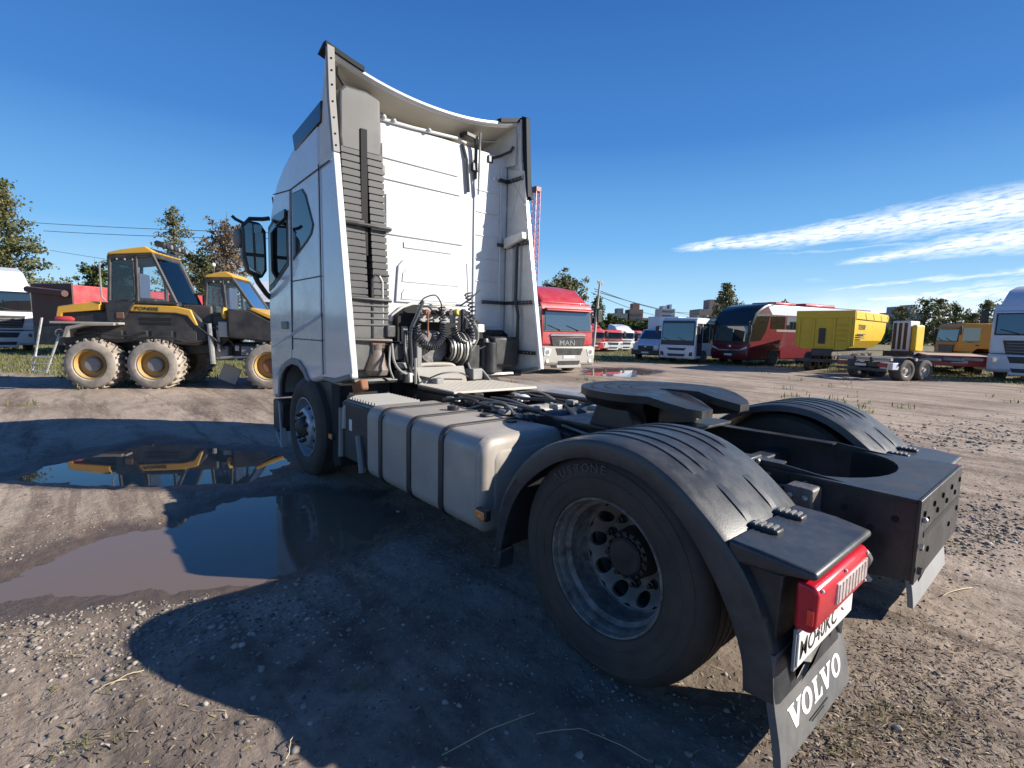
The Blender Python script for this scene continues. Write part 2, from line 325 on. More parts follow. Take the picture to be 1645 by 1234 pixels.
def ground_mat():
    m = bpy.data.materials.new('trodden_dirt'); m.use_nodes = True; t = m.node_tree; p = t.nodes['Principled BSDF']; L = t.links.new
    tcn = N(t, 'ShaderNodeTexCoord'); co = tcn.outputs['Object']
    def noise(scale, det=5, rg=.6, vec=None, dist=0):
        n = N(t, 'ShaderNodeTexNoise'); n.inputs['Scale'].default_value = scale; n.inputs['Detail'].default_value = det; n.inputs['Roughness'].default_value = rg; n.inputs['Distortion'].default_value = dist; L(vec or co, n.inputs[0]); return n.outputs[0]
    def mr(v, a, b, c=0, d=1):
        n = N(t, 'ShaderNodeMapRange'); L(v, n.inputs[0]); n.inputs[1].default_value = a; n.inputs[2].default_value = b; n.inputs[3].default_value = c; n.inputs[4].default_value = d; return n.outputs[0]
    def mix(f, a, b):
        n = N(t, 'ShaderNodeMix', data_type='RGBA'); L(f, n.inputs[0]) if not isinstance(f, float) else setattr(n.inputs[0], 'default_value', f)
        for i, v in ((6, a), (7, b)):
            if isinstance(v, tuple): n.inputs[i].default_value = (*v, 1)
            else: L(v, n.inputs[i])
        return n.outputs[2]
    mp = N(t, 'ShaderNodeMapping'); mp.inputs['Rotation'].default_value = (0, 0, math.radians(22)); mp.inputs['Scale'].default_value = (.28, 1.9, 1); L(co, mp.inputs[0])
    c = mix(mr(noise(.45, 6, .62), .38, .64), (.285, .222, .172), (.43, .345, .272))
    c = mix(mr(noise(1.0, 6, .65, mp.outputs[0], .6), .50, .66), c, (.125, .092, .070))
    c = mix(mr(noise(3.2, 6, .7), .50, .72, 0, .75), c, (.205, .152, .116))
    c = mix(mr(noise(17, 5, .7), .52, .70, 0, .8), c, (.46, .37, .295))
    c = mix(mr(noise(60, 3, .7), .55, .75, 0, .7), c, (.10, .08, .065))
    tk = N(t, 'ShaderNodeMapping'); tk.inputs['Rotation'].default_value = (0, 0, math.radians(-38)); tk.inputs['Scale'].default_value = (.22, 2.6, 1); L(co, tk.inputs[0])
    c = mix(mr(noise(1.2, 4, .55, tk.outputs[0], 1.0), .56, .66, 0, .6), c, (.14, .107, .083))
    vo = N(t, 'ShaderNodeTexVoronoi'); vo.inputs['Scale'].default_value = 46; L(co, vo.inputs[0])
    sep = N(t, 'ShaderNodeSeparateColor'); L(vo.outputs['Color'], sep.inputs[0])
    st = mth(t, 'MULTIPLY', mr(sep.outputs[0], .80, .82), mr(vo.outputs['Distance'], .30, .42, 1, 0))
    st = mth(t, 'MULTIPLY', st, mr(noise(.8, 3), .44, .58, .15, 1))
    stc = mix(sep.outputs[1], (.20, .18, .155), (.46, .42, .37))
    c = mix(st, c, stc)
    da = N(t, 'ShaderNodeAttribute', attribute_name='damp_shade'); dmix = mth(t, 'MULTIPLY', da.outputs['Fac'], mr(noise(1.6, 6, .7), .30, .62, .25, .95), clamp=True)
    c = mix(dmix, c, mix(mr(noise(6, 5), .35, .65), (.070, .056, .046), (.155, .125, .10)))  # dark colour deepens the truck's shade as well as showing damp
    ga = N(t, 'ShaderNodeAttribute', attribute_name='grass'); gcol = mix(mr(noise(2.5, 5), .35, .65), (.10, .12, .035), (.21, .185, .075))
    gm = mth(t, 'MULTIPLY', mr(ga.outputs['Fac'], .15, .7), mr(noise(9, 4), .35, .6), clamp=True)
    c = mix(gm, c, gcol)
    wa = N(t, 'ShaderNodeAttribute', attribute_name='wet'); wet = mr(mth(t, 'ADD', wa.outputs['Fac'], mth(t, 'MULTIPLY', mth(t, 'SUBTRACT', noise(5, 4), .5), .8)), .25, .9)
    c = mix(wet, c, mix(mr(noise(8), .3, .7), (.085, .062, .048), (.12, .09, .07)))
    L(c, p.inputs['Base Color'])
    L(mr(wet, 0, 1, .93, .45), p.inputs['Roughness']); p.inputs['Specular IOR Level'].default_value = .25
    hgt = mth(t, 'ADD', mth(t, 'MULTIPLY', noise(20, 5, .6), mr(noise(1.3, 3), .35, .65, .35, 1.1)), mth(t, 'MULTIPLY', st, .35))
    hgt = mth(t, 'ADD', hgt, mth(t, 'MULTIPLY', noise(110, 3, .6), .12))
    b = N(t, 'ShaderNodeBump'); b.inputs['Strength'].default_value = .7; b.inputs['Distance'].default_value = .022; L(hgt, b.inputs['Height']); L(b.outputs[0], p.inputs['Normal'])
    return m
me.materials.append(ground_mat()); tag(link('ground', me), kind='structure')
wm = pm('muddy_water', (.16, .115, .082), .02, spec=.5, bump=.008, bs=5); wm.node_tree.nodes['Principled BSDF'].inputs['IOR'].default_value = 1.38
for P, g in ((PUD_A + PUD_B, .35), (PUD_C, .5)):
    P = np.array(P); x0, y0 = P.min(0) - g; x1, y1 = P.max(0) + g
    w = MB().add([(x0, y0, 0), (x1, y0, 0), (x1, y1, 0), (x0, y1, 0)], [(0, 1, 2, 3)])
    o = put('puddle', w, wm, smooth=False); o.location.z = -.003; tag(o, kind='structure')

# ------------------------------------------------------------------ gravel, leaves, grass (uncountable)
def hz(x, y): return height(np.atleast_1d(np.array(x, float)), np.atleast_1d(np.array(y, float)))
def npmesh(name, V, Fc, mat, smooth=False, attr=None):
    k = Fc.shape[1]; me = bpy.data.meshes.new(name); me.vertices.add(len(V)); me.vertices.foreach_set('co', V.astype(np.float32).ravel())
    me.loops.add(Fc.size); me.loops.foreach_set('vertex_index', Fc.astype(np.int32).ravel()); me.polygons.add(len(Fc)); me.polygons.foreach_set('loop_start', np.arange(0, Fc.size, k, dtype=np.int32))
    if attr is not None: me.attributes.new('tone', 'FLOAT', 'POINT').data.foreach_set('value', attr.astype(np.float32))
    me.update(); me.validate(); 
    if smooth: me.polygons.foreach_set('use_smooth', np.ones(len(me.polygons), bool))
    me.materials.append(mat); return link(name, me)
def tonemat(name, cols, rough=.85, spec=.3, trans=0):
    m = bpy.data.materials.new(name); m.use_nodes = True; t = m.node_tree; p = t.nodes['Principled BSDF']; p.inputs['Roughness'].default_value = rough; p.inputs['Specular IOR Level'].default_value = spec
    a = N(t, 'ShaderNodeAttribute', attribute_name='tone'); r = N(t, 'ShaderNodeValToRGB'); r.color_ramp.elements[0].color = (*cols[0], 1); r.color_ramp.elements[1].color = (*cols[-1], 1)
    for i, c in enumerate(cols[1:-1]): e = r.color_ramp.elements.new((i + 1) / (len(cols) - 1)); e.color = (*c, 1)
    t.links.new(a.outputs['Fac'], r.inputs[0]); t.links.new(r.outputs[0], p.inputs['Base Color'])
    if trans:
        tr = N(t, 'ShaderNodeBsdfTranslucent'); t.links.new(r.outputs[0], tr.inputs[0]); ms = N(t, 'ShaderNodeMixShader'); ms.inputs[0].default_value = trans
        t.links.new(p.outputs[0], ms.inputs[1]); t.links.new(tr.outputs[0], ms.inputs[2]); t.links.new(ms.outputs[0], t.nodes['Material Output'].inputs[0])
    return m
stonem = tonemat('stone_chips', [(.07, .06, .052), (.16, .14, .12), (.25, .22, .19), (.44, .40, .35)])
ph = (1 + 5 ** .5) / 2
ICO = np.array([(-1, ph, 0), (1, ph, 0), (-1, -ph, 0), (1, -ph, 0), (0, -1, ph), (0, 1, ph), (0, -1, -ph), (0, 1, -ph), (ph, 0, -1), (ph, 0, 1), (-ph, 0, -1), (-ph, 0, 1)]) / math.hypot(1, ph)
ICF = np.array([(0, 11, 5), (0, 5, 1), (0, 1, 7), (0, 7, 10), (0, 10, 11), (1, 5, 9), (5, 11, 4), (11, 10, 2), (10, 7, 6), (7, 1, 8), (3, 9, 4), (3, 4, 2), (3, 2, 6), (3, 6, 8), (3, 8, 9), (4, 9, 5), (2, 4, 11), (6, 2, 10), (8, 6, 7), (9, 8, 1)])
def stones(n, rfun, size, mask=None):
    a = np.radians(RNG.uniform(-104, 24, n)); r = rfun(n); x = CAM[0] + r * np.cos(a); y = CAM[1] + r * np.sin(a); h, sh = height(x, y)
    k = sh > .0
    if mask is not None: k &= mask(x, y)
    x, y, h = x[k], y[k], h[k]; n = len(x); s = size(n)
    sc = np.stack([RNG.uniform(.7, 1.3, n), RNG.uniform(.6, 1.1, n), RNG.uniform(.35, .8, n)], -1) * s[:, None]
    V = ICO[None] * (1 + RNG.uniform(-.28, .28, (n, 12, 1))) * sc[:, None, :]
    an = RNG.uniform(0, 2 * PI, n); c, d = np.cos(an)[:, None], np.sin(an)[:, None]
    Vx = V[..., 0] * c - V[..., 1] * d + x[:, None]; Vy = V[..., 0] * d + V[..., 1] * c + y[:, None]; Vz = V[..., 2] + (h + s * .12)[:, None]
    return np.stack([Vx, Vy, Vz], -1).reshape(-1, 3), (ICF[None] + 12 * np.arange(n)[:, None, None]).reshape(-1, 3), np.repeat(RNG.beta(2, 2.6, n), 12)
dens = lambda x, y: (fbm(x, y, .8, 3, 55) + .10 + .45 * np.exp(-((x - 2.0) ** 2 + (y - 3.1) ** 2) / .9) + .5 * np.exp(-((x - .6) ** 2 + (y + 3.2) ** 2) / 3.5)) > RNG.uniform(-.35, .55, x.shape)
v, f, a = stones(30000, lambda n: .9 + 13 * RNG.uniform(0, 1, n) ** 1.7, lambda n: RNG.lognormal(-5.25, .45, n).clip(.0018, .018), dens)
tag(npmesh('gravel', v, f, stonem, attr=a), kind='stuff')
def patch(n, u, w, su, sv, lo, sg, hi, tn=2.2):
    uu = RNG.normal(u, su, n); vv_ = RNG.normal(w, sv, n); vv_ = np.clip(vv_, 560, 1400)
    d = np.array(F_)[None] + np.array(R_)[None] * ((uu - 822.5) / 811)[:, None] - np.array(U_)[None] * ((vv_ - 617) / 811)[:, None]; t_ = -CAM[2] / d[:, 2]
    x = CAM[0] + d[:, 0] * t_; y = CAM[1] + d[:, 1] * t_; h, sh = height(x, y); k = sh > .02; x, y, h = x[k], y[k], h[k]; n = len(x); s = RNG.lognormal(lo, sg, n).clip(.002, hi)
    sc = np.stack([RNG.uniform(.8, 1.4, n), RNG.uniform(.6, 1.1, n), RNG.uniform(.3, .7, n)], -1) * s[:, None]; V = ICO[None] * (1 + RNG.uniform(-.3, .3, (n, 12, 1))) * sc[:, None, :]; an = RNG.uniform(0, 2 * PI, n); c, d_ = np.cos(an)[:, None], np.sin(an)[:, None]
    V = np.stack([V[..., 0] * c - V[..., 1] * d_ + x[:, None], V[..., 0] * d_ + V[..., 1] * c + y[:, None], V[..., 2] + (h + s * .1)[:, None]], -1).reshape(-1, 3)
    return V, (ICF[None] + 12 * np.arange(n)[:, None, None]).reshape(-1, 3), np.repeat(RNG.beta(tn, 2.0, n), 12)
VS, FS, TS, off_ = [], [], [], 0
for args in ((900, 110, 1035, 130, 30, -5.2, .55, .022), (400, 330, 1000, 90, 22, -5.1, .45, .018), (700, 90, 965, 130, 22, -5.3, .5, .014), (600, 480, 985, 90, 25, -5.1, .5, .018), (900, 1590, 850, 60, 32, -4.6, .5, .028), (700, 1560, 700, 90, 14, -4.2, .5, .04), (900, 1480, 1120, 110, 70, -5.6, .5, .012), (500, 250, 880, 120, 30, -5.2, .4, .014), (400, 620, 870, 90, 30, -5.2, .4, .014), (600, 700, 1090, 220, 60, -5.5, .5, .012)):
    v, f, a = patch(*args); VS.append(v); FS.append(f + off_); TS.append(a); off_ += len(v)
tag(npmesh('coarse_gravel', np.concatenate(VS), np.concatenate(FS), stonem, attr=np.concatenate(TS)), kind='stuff')
sm = pm('pale_stone', (.32, .285, .245), .8, var=.2, vs=20, bump=.3, bs=40)
SPOTS = [(105, 1027, 'large pale stone in the gravel patch at the left edge'), (65, 1012, 'pale stone left of the largest one in the gravel patch'), (228, 992, 'pale stone touching the tip of the curved truck shadow'), (407, 1130, 'grey stone in full sun right of the grass tuft at bottom left'), (488, 1145, 'grey stone just inside the lower edge of the shadow'), (715, 1140, 'grey stone alone in the middle of the dark shadow'), (930, 1222, 'dark rounded stone at the bottom edge, below the rear tyre'), (560, 960, 'flat stone in the shadow in front of the near puddle'), (1440, 1180, 'brown stone in the woody debris right of the mud flap')]
smes = []
for k in range(6):
    mb = MB().add([tuple(p) for p in (ICO * (1 + RNG.uniform(-.25, .25, (12, 1))) * np.array([1, .8, .55]))], [tuple(q) for q in ICF]); o = put('stone', mb, sm, smooth=False); smes.append(o.data); bpy.data.objects.remove(o)
for i, (u, w, lab_) in enumerate(SPOTS):
    x, y = px(u, w); h = float(hz(x, y)[0][0]); o = link('stone', smes[i % 6]); r_ = random.uniform(.014, .026); o.location = (x, y, h + r_ * .25); o.rotation_euler = (0, 0, random.uniform(0, 6)); o.scale = (r_,) * 3
    tag(o, lab_, 'stone', 'loose stones on the yard dirt')
# fallen leaves and straw bits
def blades(n, xy, ln, wd, lean, up, tone):
    x, y = xy; n = len(x); h = height(x, y)[0]; an = RNG.uniform(0, 2 * PI, n); L_ = ln(n); w_ = wd(n); le = lean(n)
    dx, dy = np.cos(an), np.sin(an); px_, py_ = -dy, dx
    b0 = np.stack([x, y, h - .003], -1); mid = b0 + np.stack([dx * L_ * le * .4, dy * L_ * le * .4, L_ * .55 * up], -1); tip = b0 + np.stack([dx * L_ * le, dy * L_ * le, L_ * up * (1 - .35 * le)], -1)
    o = np.stack([px_ * w_, py_ * w_, 0 * w_], -1)
    V = np.stack([b0 - o, b0 + o, mid + o * .8, mid - o * .8, tip], 1).reshape(-1, 3)
    b = 5 * np.arange(n)[:, None]; Fq = np.concatenate([b + np.array([[0, 1, 2]]), b + np.array([[0, 2, 3]]), b + np.array([[3, 2, 4]])]).astype(int)
    return V, Fq, np.repeat(tone(n), 5)
grassm = tonemat('grass_blades', [(.045, .075, .015), (.11, .14, .03), (.24, .22, .08), (.42, .36, .18)], .7, .3, .3)
def cloud(n, rmin, rmax, a0, a1, pw=1.):
    a = np.radians(RNG.uniform(a0, a1, n)); r = rmin + (rmax - rmin) * RNG.uniform(0, 1, n) ** pw; x = CAM[0] + r * np.cos(a); y = CAM[1] + r * np.sin(a); return x, y
x, y = cloud(150000, 11, 48, -104, 22, 1.2); k = (grassy(x, y) * 1.15 > RNG.uniform(.25, 1, len(x))) & (height(x, y)[1] > .1); x, y = x[k], y[k]
dd = np.hypot(x - CAM[0], y - CAM[1]); 
v, f, a = blades(0, (x, y), lambda n: RNG.uniform(.05, .17, n), lambda n: RNG.uniform(.006, .014, n), lambda n: RNG.uniform(.1, .9, n), 1., lambda n: RNG.beta(1.6, 2.4, n))
tag(npmesh('grass', v, f, grassm, attr=a), kind='stuff')
# tufts near the camera
TUF = [(105, 1212), (160, 1200), (225, 1110), (95, 1105), (1475, 1010), (1545, 895), (1420, 1150), (1395, 1175), (1370, 1200), (1535, 880), (1500, 1180), (1600, 1225), (1560, 700), (1610, 705), (1480, 1165), (1590, 870), (1350, 1215), (1460, 1200), (580, 1105), (1640, 800)]
TX, TY = [], []
for i, (u, w) in enumerate(TUF):
    x0, y0 = px(u, w); n_ = 26 if i not in (2, 3) else 12; s_ = .030 + .02 * (i % 3)
    TX.append(RNG.normal(x0, s_, n_)); TY.append(RNG.normal(y0, s_, n_))
v, f, a = blades(0, (np.concatenate(TX), np.concatenate(TY)), lambda n: RNG.uniform(.02, .06, n), lambda n: RNG.uniform(.0010, .0022, n), lambda n: RNG.uniform(.3, 1.3, n), .8, lambda n: RNG.beta(3, 2.2, n))
tag(npmesh('grass_tufts', v, f, grassm, attr=a), kind='stuff')
strawm = tonemat('straw_and_leaves', [(.10, .075, .04), (.36, .29, .15), (.55, .47, .28)], .7, .3, .15)
x, y = cloud(5200, 1.0, 13, -104, 24, 1.4); k = (height(x, y)[1] > .03) & (RNG.uniform(0, 1, len(x)) < np.clip(.35 + fbm(x, y, .7, 3, 99) * 2.5 + .35 * (y < 1.0), .05, 1)); x, y = x[k], y[k]
v, f, a = blades(0, (x, y), lambda n: RNG.uniform(.012, .045, n), lambda n: RNG.uniform(.0015, .006, n), lambda n: RNG.uniform(.9, 1.4, n), .12, lambda n: RNG.beta(2, 2, n))
v[:, 2] += .006
tag(npmesh('leaf_litter', v, f, strawm, attr=a), kind='stuff')
chipm = tonemat('woody_debris', [(.05, .035, .026), (.13, .095, .07), (.26, .20, .15), (.50, .43, .34)], .85, .2)
x, y = [], []
for (u, w, su, sv, n_) in ((1470, 1060, 90, 40, 900), (1430, 1180, 110, 35, 900), (1560, 1140, 70, 60, 600), (1585, 850, 45, 30, 500), (1340, 1210, 60, 20, 300), (250, 1190, 160, 30, 200)):
    for _ in range(n_):
        g_ = px(RNG.normal(u, su), min(max(RNG.normal(w, sv), 600), 1400)); x.append(g_[0]); y.append(g_[1])
x = np.array(x); y = np.array(y); k = height(x, y)[1] > .03; x, y = x[k], y[k]
v, f, a = blades(0, (x, y), lambda n: RNG.uniform(.010, .040, n), lambda n: RNG.uniform(.001, .005, n), lambda n: RNG.uniform(.8, 1.4, n), .22, lambda n: RNG.beta(1.6, 1.8, n)); v[:, 2] += .006
tag(npmesh('woody_debris', v, f, chipm, attr=a), kind='stuff')
mb = MB()
for (u, w, u2, w2, r_) in ((300, 1010, 340, 985, .0022), (150, 1120, 205, 1100, .002), (180, 1108, 232, 1085, .002), (710, 1228, 860, 1155, .0016), (0, 1032, 70, 1030, .002), (860, 1190, 945, 1183, .0014), (945, 1185, 1040, 1232, .0014), (1515, 965, 1560, 952, .003), (470, 1195, 462, 1234, .002), (75, 1058, 140, 1062, .0018)):
    a_ = px(u, w); b_ = px(u2, w2); pts = []
    for k in range(7):
        t_ = k / 6; x_ = a_[0] + (b_[0] - a_[0]) * t_; y_ = a_[1] + (b_[1] - a_[1]) * t_; pts.append((x_ + random.uniform(-.004, .004), y_ + random.uniform(-.004, .004), float(hz(x_, y_)[0][0]) + .008 + .012 * math.sin(t_ * 3.1)))
    mb.tube(pts, r_, 5)
tag(put('straw', mb, pm('dry_straw', (.48, .40, .24), .7)), kind='stuff')
# ------------------------------------------------------------------ the tractor unit
T = root('tractor_unit', 'white tractor unit without trailer, bare fifth wheel and silver fuel tank, nearest to the viewer', 'truck', (0, 0, 0))
WB = 3.90
def wheel_rear(sy, yo, name='rear_wheel', detail=True):
    e = link(name, None, T); e.location = (0, yo * sy, .505); s = -sy          # offsets run inward
    R = .510
    prof = [(.303, .018), (.312, .004), (.335, -.006), (.342, -.007), (.345, -.0105), (.349, -.0105), (.352, -.008), (.375, -.012), (.398, -.0125), (.400, -.0150), (.403, -.0150), (.405, -.0125), (.446, -.009), (.449, -.0115), (.453, -.011), (.456, -.006), (.476, .004), (.490, .016), (.500, .028), (R - .003, .040)]
    tr = []
    for k, g in enumerate((.075, .130, .186)): tr += [(R, g - .007), (R - .013, g - .005), (R - .013, g + .005), (R, g + .007)]
    prof += tr + [(R - .003, .232), (.500, .244), (.476, .262), (.42, .278), (.33, .270), (.30, .255)]
    put('tyre', MB().lathe(prof, (0, 0, 0), 'y', 96, s), rub, e, ang=24)
    fl = [(.2995, .030), (.3045, .020), (.3065, .010), (.302, .004), (.296, .006), (.293, .014), (.291, .030)]
    put('rim_flange', MB().lathe(fl, (0, 0, 0), 'y', 80, s), rimb, e)
    b = [(.291, .030), (.284, .040), (.280, .060), (.279, .075), (.268, .088), (.262, .094), (.262, .150), (.262, .190), (.257, .205), (.250, .210)]
    put('rim_barrel', MB().lathe(b, (0, 0, 0), 'y', 80, s), rimb, e)
    # the dished disc with ten hand holes
    def off(r): return float(np.interp(r, [.12, .150, .172, .190, .215, .235, .252], [.285, .285, .283, .270, .240, .216, .210]))
    d = MB(); rh, hr = .2135, .033
    for k in range(10):
        a0 = 2 * PI * k / 10; n = 20; hol = []; per = []
        for i in range(n):
            t = 2 * PI * i / n; dx, dz = math.cos(t), math.sin(t); hx, hz_ = rh + dx * hr * .9, dz * hr * 1.12
            hol.append((math.hypot(hx, hz_), math.atan2(hz_, hx)))
            m_ = max(abs(dx), abs(dz)); rr = rh + dx / m_ * (.036 if dx > 0 else .0385); per.append((rr, dz / m_ * PI / 10))
        P = lambda ra, o=0: ((ra[0]) * math.cos(a0 + ra[1]), s * (off(ra[0]) + o), ra[0] * math.sin(a0 + ra[1]))
        d.loft([[P(q, .018) for q in hol], [P(q) for q in hol], [P(q) for q in per]], False)
        # inner mounting ring piece
        d.loft([[P((r_, (j / 6 - .5) * PI / 5)) for j in range(7)] for r_ in (.12, .150, .170, .1751)], False, False)
    put('rim_disc', d, rim, e, ang=50)
    for k in range(10):
        a = 2 * PI * (k + .5) / 10; c = (.158 * math.cos(a), 0, .158 * math.sin(a)); nb = MB()
        nb.lathe([(.0001, .284), (.020, .284), (.020, .275), (.0165, .272), (.0155, .250), (.010, .248), (.010, .232), (.0001, .230)], c, 'y', 6 if 0 else 12, s); put('wheel_nut', nb, nutm, e)
    h = MB().lathe([(.118, .29), (.115, .215), (.108, .190), (.090, .184), (.088, .170), (.078, .160), (.0001, .158)], (0, 0, 0), 'y', 40, s)
    for k in range(16):
        a = 2 * PI * k / 16; h.lathe([(.0001, .172), (.008, .172), (.009, .195)], (.0995 * math.cos(a), 0, .0995 * math.sin(a)), 'y', 8, s)
    put('hub', h, hubm, e)
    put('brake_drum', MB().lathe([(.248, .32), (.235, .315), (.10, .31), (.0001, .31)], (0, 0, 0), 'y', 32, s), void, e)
    return e
wr = wheel_rear(1, 1.215); lettm = pm('tyre_lettering', (.085, .075, .066), .8)
if True:
    # raised maker's lettering on the sidewall
    for i, ch in enumerate('AUSTONE'):
        a = math.radians(52 + i * 6.4); r = .424
        M = frame((r * math.cos(a), .0145, r * math.sin(a)), (-math.sin(a), 0, math.cos(a)), (math.cos(a), 0, math.sin(a)), (0, 1, 0))
        text('lettering', ch, .052, M, lettm, wr, .0012, 'CENTER', 1.15)
def hoses(pts, r, mt=hose, nm='hose'): put(nm, MB().tube(pts, r, 7), mt, T)
def curve(pts, n=8):
    P = [Vector(p) for p in pts]; out = []
    for k in range(len(P) - 1):
        p0 = P[max(k - 1, 0)]; p1 = P[k]; p2 = P[k + 1]; p3 = P[min(k + 2, len(P) - 1)]
        for i in range(n):
            u = i / n; out.append(.5 * ((2 * p1) + (-p0 + p2) * u + (2 * p0 - 5 * p1 + 4 * p2 - p3) * u * u + (-p0 + 3 * p1 - 3 * p2 + p3) * u ** 3))
    return out + [P[-1]]
def plain_wheel(x, yo, sy, name, R=.505, w=.27, par=None, rm=None, conv=False):
    e = link(name, None, par or T); e.location = (x, yo * sy, R); s = -sy
    put('tyre', MB().lathe([(.303, .018), (.34, -.006), (.40, -.012), (.45, -.004), (.485, .014), (R, .04), (R, w - .05), (.48, w - .02), (.40, w), (.30, w - .02)], (0, 0, 0), 'y', 48, s), rub, e)
    if conv:
        put('rim_barrel', MB().lathe([(.3005, .022), (.305, .006), (.297, .004), (.291, .02), (.282, .05), (.275, .085), (.262, .10)], (0, 0, 0), 'y', 48, s), rimf, e)
        prof = lambda r: float(np.interp(r, [.10, .17, .19, .215, .245, .265], [-.012, -.014, -.002, .035, .075, .10]))
        d = MB()
        for k in range(10):
            a0 = 2 * PI * k / 10; n = 16; hol = []; per = []
            for i in range(n):
                t = 2 * PI * i / n; dx, dz = math.cos(t), math.sin(t); hx, hz_ = .221 + dx * .024, dz * .032
                hol.append((math.hypot(hx, hz_), math.atan2(hz_, hx))); m_ = max(abs(dx), abs(dz)); per.append((.221 + dx / m_ * (.043 if dx > 0 else .028), dz / m_ * PI / 10))
            P = lambda ra, o=0: (ra[0] * math.cos(a0 + ra[1]), s * (prof(ra[0]) + o), ra[0] * math.sin(a0 + ra[1]))
            d.loft([[P(q, .02) for q in hol], [P(q) for q in hol], [P(q) for q in per]], False)
            d.loft([[P((r_, (j / 6 - .5) * PI / 5)) for j in range(7)] for r_ in (.10, .17, .1931)], False, False)
        put('rim_disc', d, rimf, e, ang=50)
        for k in range(10):
            a = 2 * PI * (k + .5) / 10; put('wheel_nut', MB().lathe([(.0001, -.012), (.021, -.012), (.019, -.035), (.011, -.038), (.011, -.055), (.0001, -.056)], (.142 * math.cos(a), 0, .142 * math.sin(a)), 'y', 12, s), nutm, e)
        put('hub', MB().lathe([(.115, .0), (.105, -.03), (.085, -.055), (.04, -.075), (.0001, -.078)], (0, 0, 0), 'y', 32, s), hubm, e)
        put('brake_drum', MB().lathe([(.26, .16), (.0001, .15)], (0, 0, 0), 'y', 24, s), void, e)
    else:
        put('rim_disc', MB().lathe([(.303, .01), (.29, .02), (.27, .09), (.25, .14), (.12, .12), (.11, .06), (.0001, .05)], (0, 0, 0), 'y', 40, s), rim, e)
    return e
rimf = pm('front_rim_silver', (.36, .40, .45), .38, metal=.6, var=.1, dust=(.16, .14, .12), ds=6, damt=.5)
plain_wheel(0, .90, 1, 'rear_wheel'); plain_wheel(0, .90, -1, 'rear_wheel'); plain_wheel(0, 1.215, -1, 'rear_wheel')
plain_wheel(WB, 1.185, 1, 'front_wheel', conv=True, w=.30); plain_wheel(WB, 1.185, -1, 'front_wheel', conv=True, w=.30)

# cab ---------------------------------------------------------------
YC = 1.148
arch = [(4.78, .72), (4.755, .88), (4.68, .99), (4.52, 1.08), (4.33, 1.125), (4.12, 1.12), (3.97, 1.06), (3.88, .98), (3.84, .955)]
outl = [(5.12, .66), (5.16, 1.2), (5.17, 1.77), (5.13, 2.2), (5.00, 2.80), (4.90, 2.96), (4.74, 3.10), (4.50, 3.22), (4.2, 3.32), (3.46, 3.50), (3.46, 1.03)] + arch[::-1]
cab = put('cab_shell', MB().prism(outl, 'y', -YC, YC), white, T, bevel=.045, seg=3)
put('door', MB().prism([(5.06, 1.42), (5.10, 1.80), (5.09, 2.20), (4.97, 2.66), (4.74, 2.88), (4.30, 2.92), (4.34, 1.42)], 'y', YC + .001, YC + .007), white, T, bevel=.004)
dr = put('door_lower', MB().prism([(5.06, 1.40), (4.34, 1.40), (4.36, 1.15), (4.70, 1.10), (4.90, .95), (5.04, 1.0)], 'y', YC + .001, YC + .006), white, T, bevel=.004)
put('door_handle', MB().box(4.42, 4.62, YC + .006, YC + .028, 1.50, 1.58), grey, T, bevel=.01)
def strip(p, q, w=.007, o=.003, nm='panel_gap', mt=seam, y=YC, par=T, sy=1):
    a = Vector((p[0], p[1])); b = Vector((q[0], q[1])); n = (b - a).normalized(); n = Vector((-n.y, n.x)) * w / 2
    pts = [tuple(a + n), tuple(b + n), tuple(b - n), tuple(a - n)]
    return put(nm, MB().prism(pts, 'y', sy * (y + .0005), sy * (y + o)), mt, par, smooth=False)
for a, b in (((4.25, 2.92), (4.32, 1.28)), ((4.31, 2.0), (3.45, 2.0)), ((4.32, 1.40), (3.44, 1.40)), ((3.455, 3.0), (3.435, 1.08)), ((4.30, 2.93), (3.2, 2.975)), ((4.27, 2.93), (4.85, 2.99))):
    strip(a, b, .009, .0085)
# side crease: a long thin wedge along the door and the fairing
put('side_crease', MB().loft([[(5.06, YC + .001, 1.26), (5.06, YC + .010, 1.275), (5.06, YC + .001, 1.29)], [(4.2, YC + .001, 1.45), (4.2, YC + .016, 1.475), (4.2, YC + .001, 1.50)], [(3.47, YC + .001, 1.62), (3.47, YC + .014, 1.645), (3.47, YC + .001, 1.67)]]), white, T)
# windows on the near side
f = put('door_window_frame', MB().prism([(5.065, 2.66), (5.10, 1.93), (4.90, 1.97), (4.36, 2.17), (4.345, 2.74), (4.75, 2.76)], 'y', YC + .007, YC + .012), blk, T, bevel=.003)
put('door_window', MB().prism([(5.02, 2.60), (5.06, 1.99), (4.90, 2.03), (4.40, 2.21), (4.385, 2.69), (4.74, 2.71)], 'y', YC + .012, YC + .017), winb, f, smooth=False)
put('wind_deflector', MB().prism([(4.78, 2.74), (4.36, 2.75), (4.38, 2.66), (4.70, 2.62)], 'y', YC + .018, YC + .04), blkg, f, bevel=.004)
f = put('side_window_frame', MB().prism([(4.20, 2.885), (3.90, 2.875), (3.80, 2.80), (3.61, 2.49), (3.66, 2.41), (3.78, 2.355), (4.23, 2.21)], 'y', YC + .001, YC + .006), blk, T, bevel=.003)
put('side_window', MB().prism([(4.18, 2.87), (3.91, 2.86), (3.82, 2.79), (3.63, 2.49), (3.68, 2.42), (3.79, 2.37), (4.215, 2.235)], 'y', YC + .006, YC + .010), winb, f, smooth=False)
# upper dark lamp visor at the roof side
put('roof_side_panel', MB().prism([(4.16, 3.44), (3.36, 3.53), (3.39, 3.35), (4.10, 3.27)], 'y', YC - .03, YC + .010), blkg, T, bevel=.012)
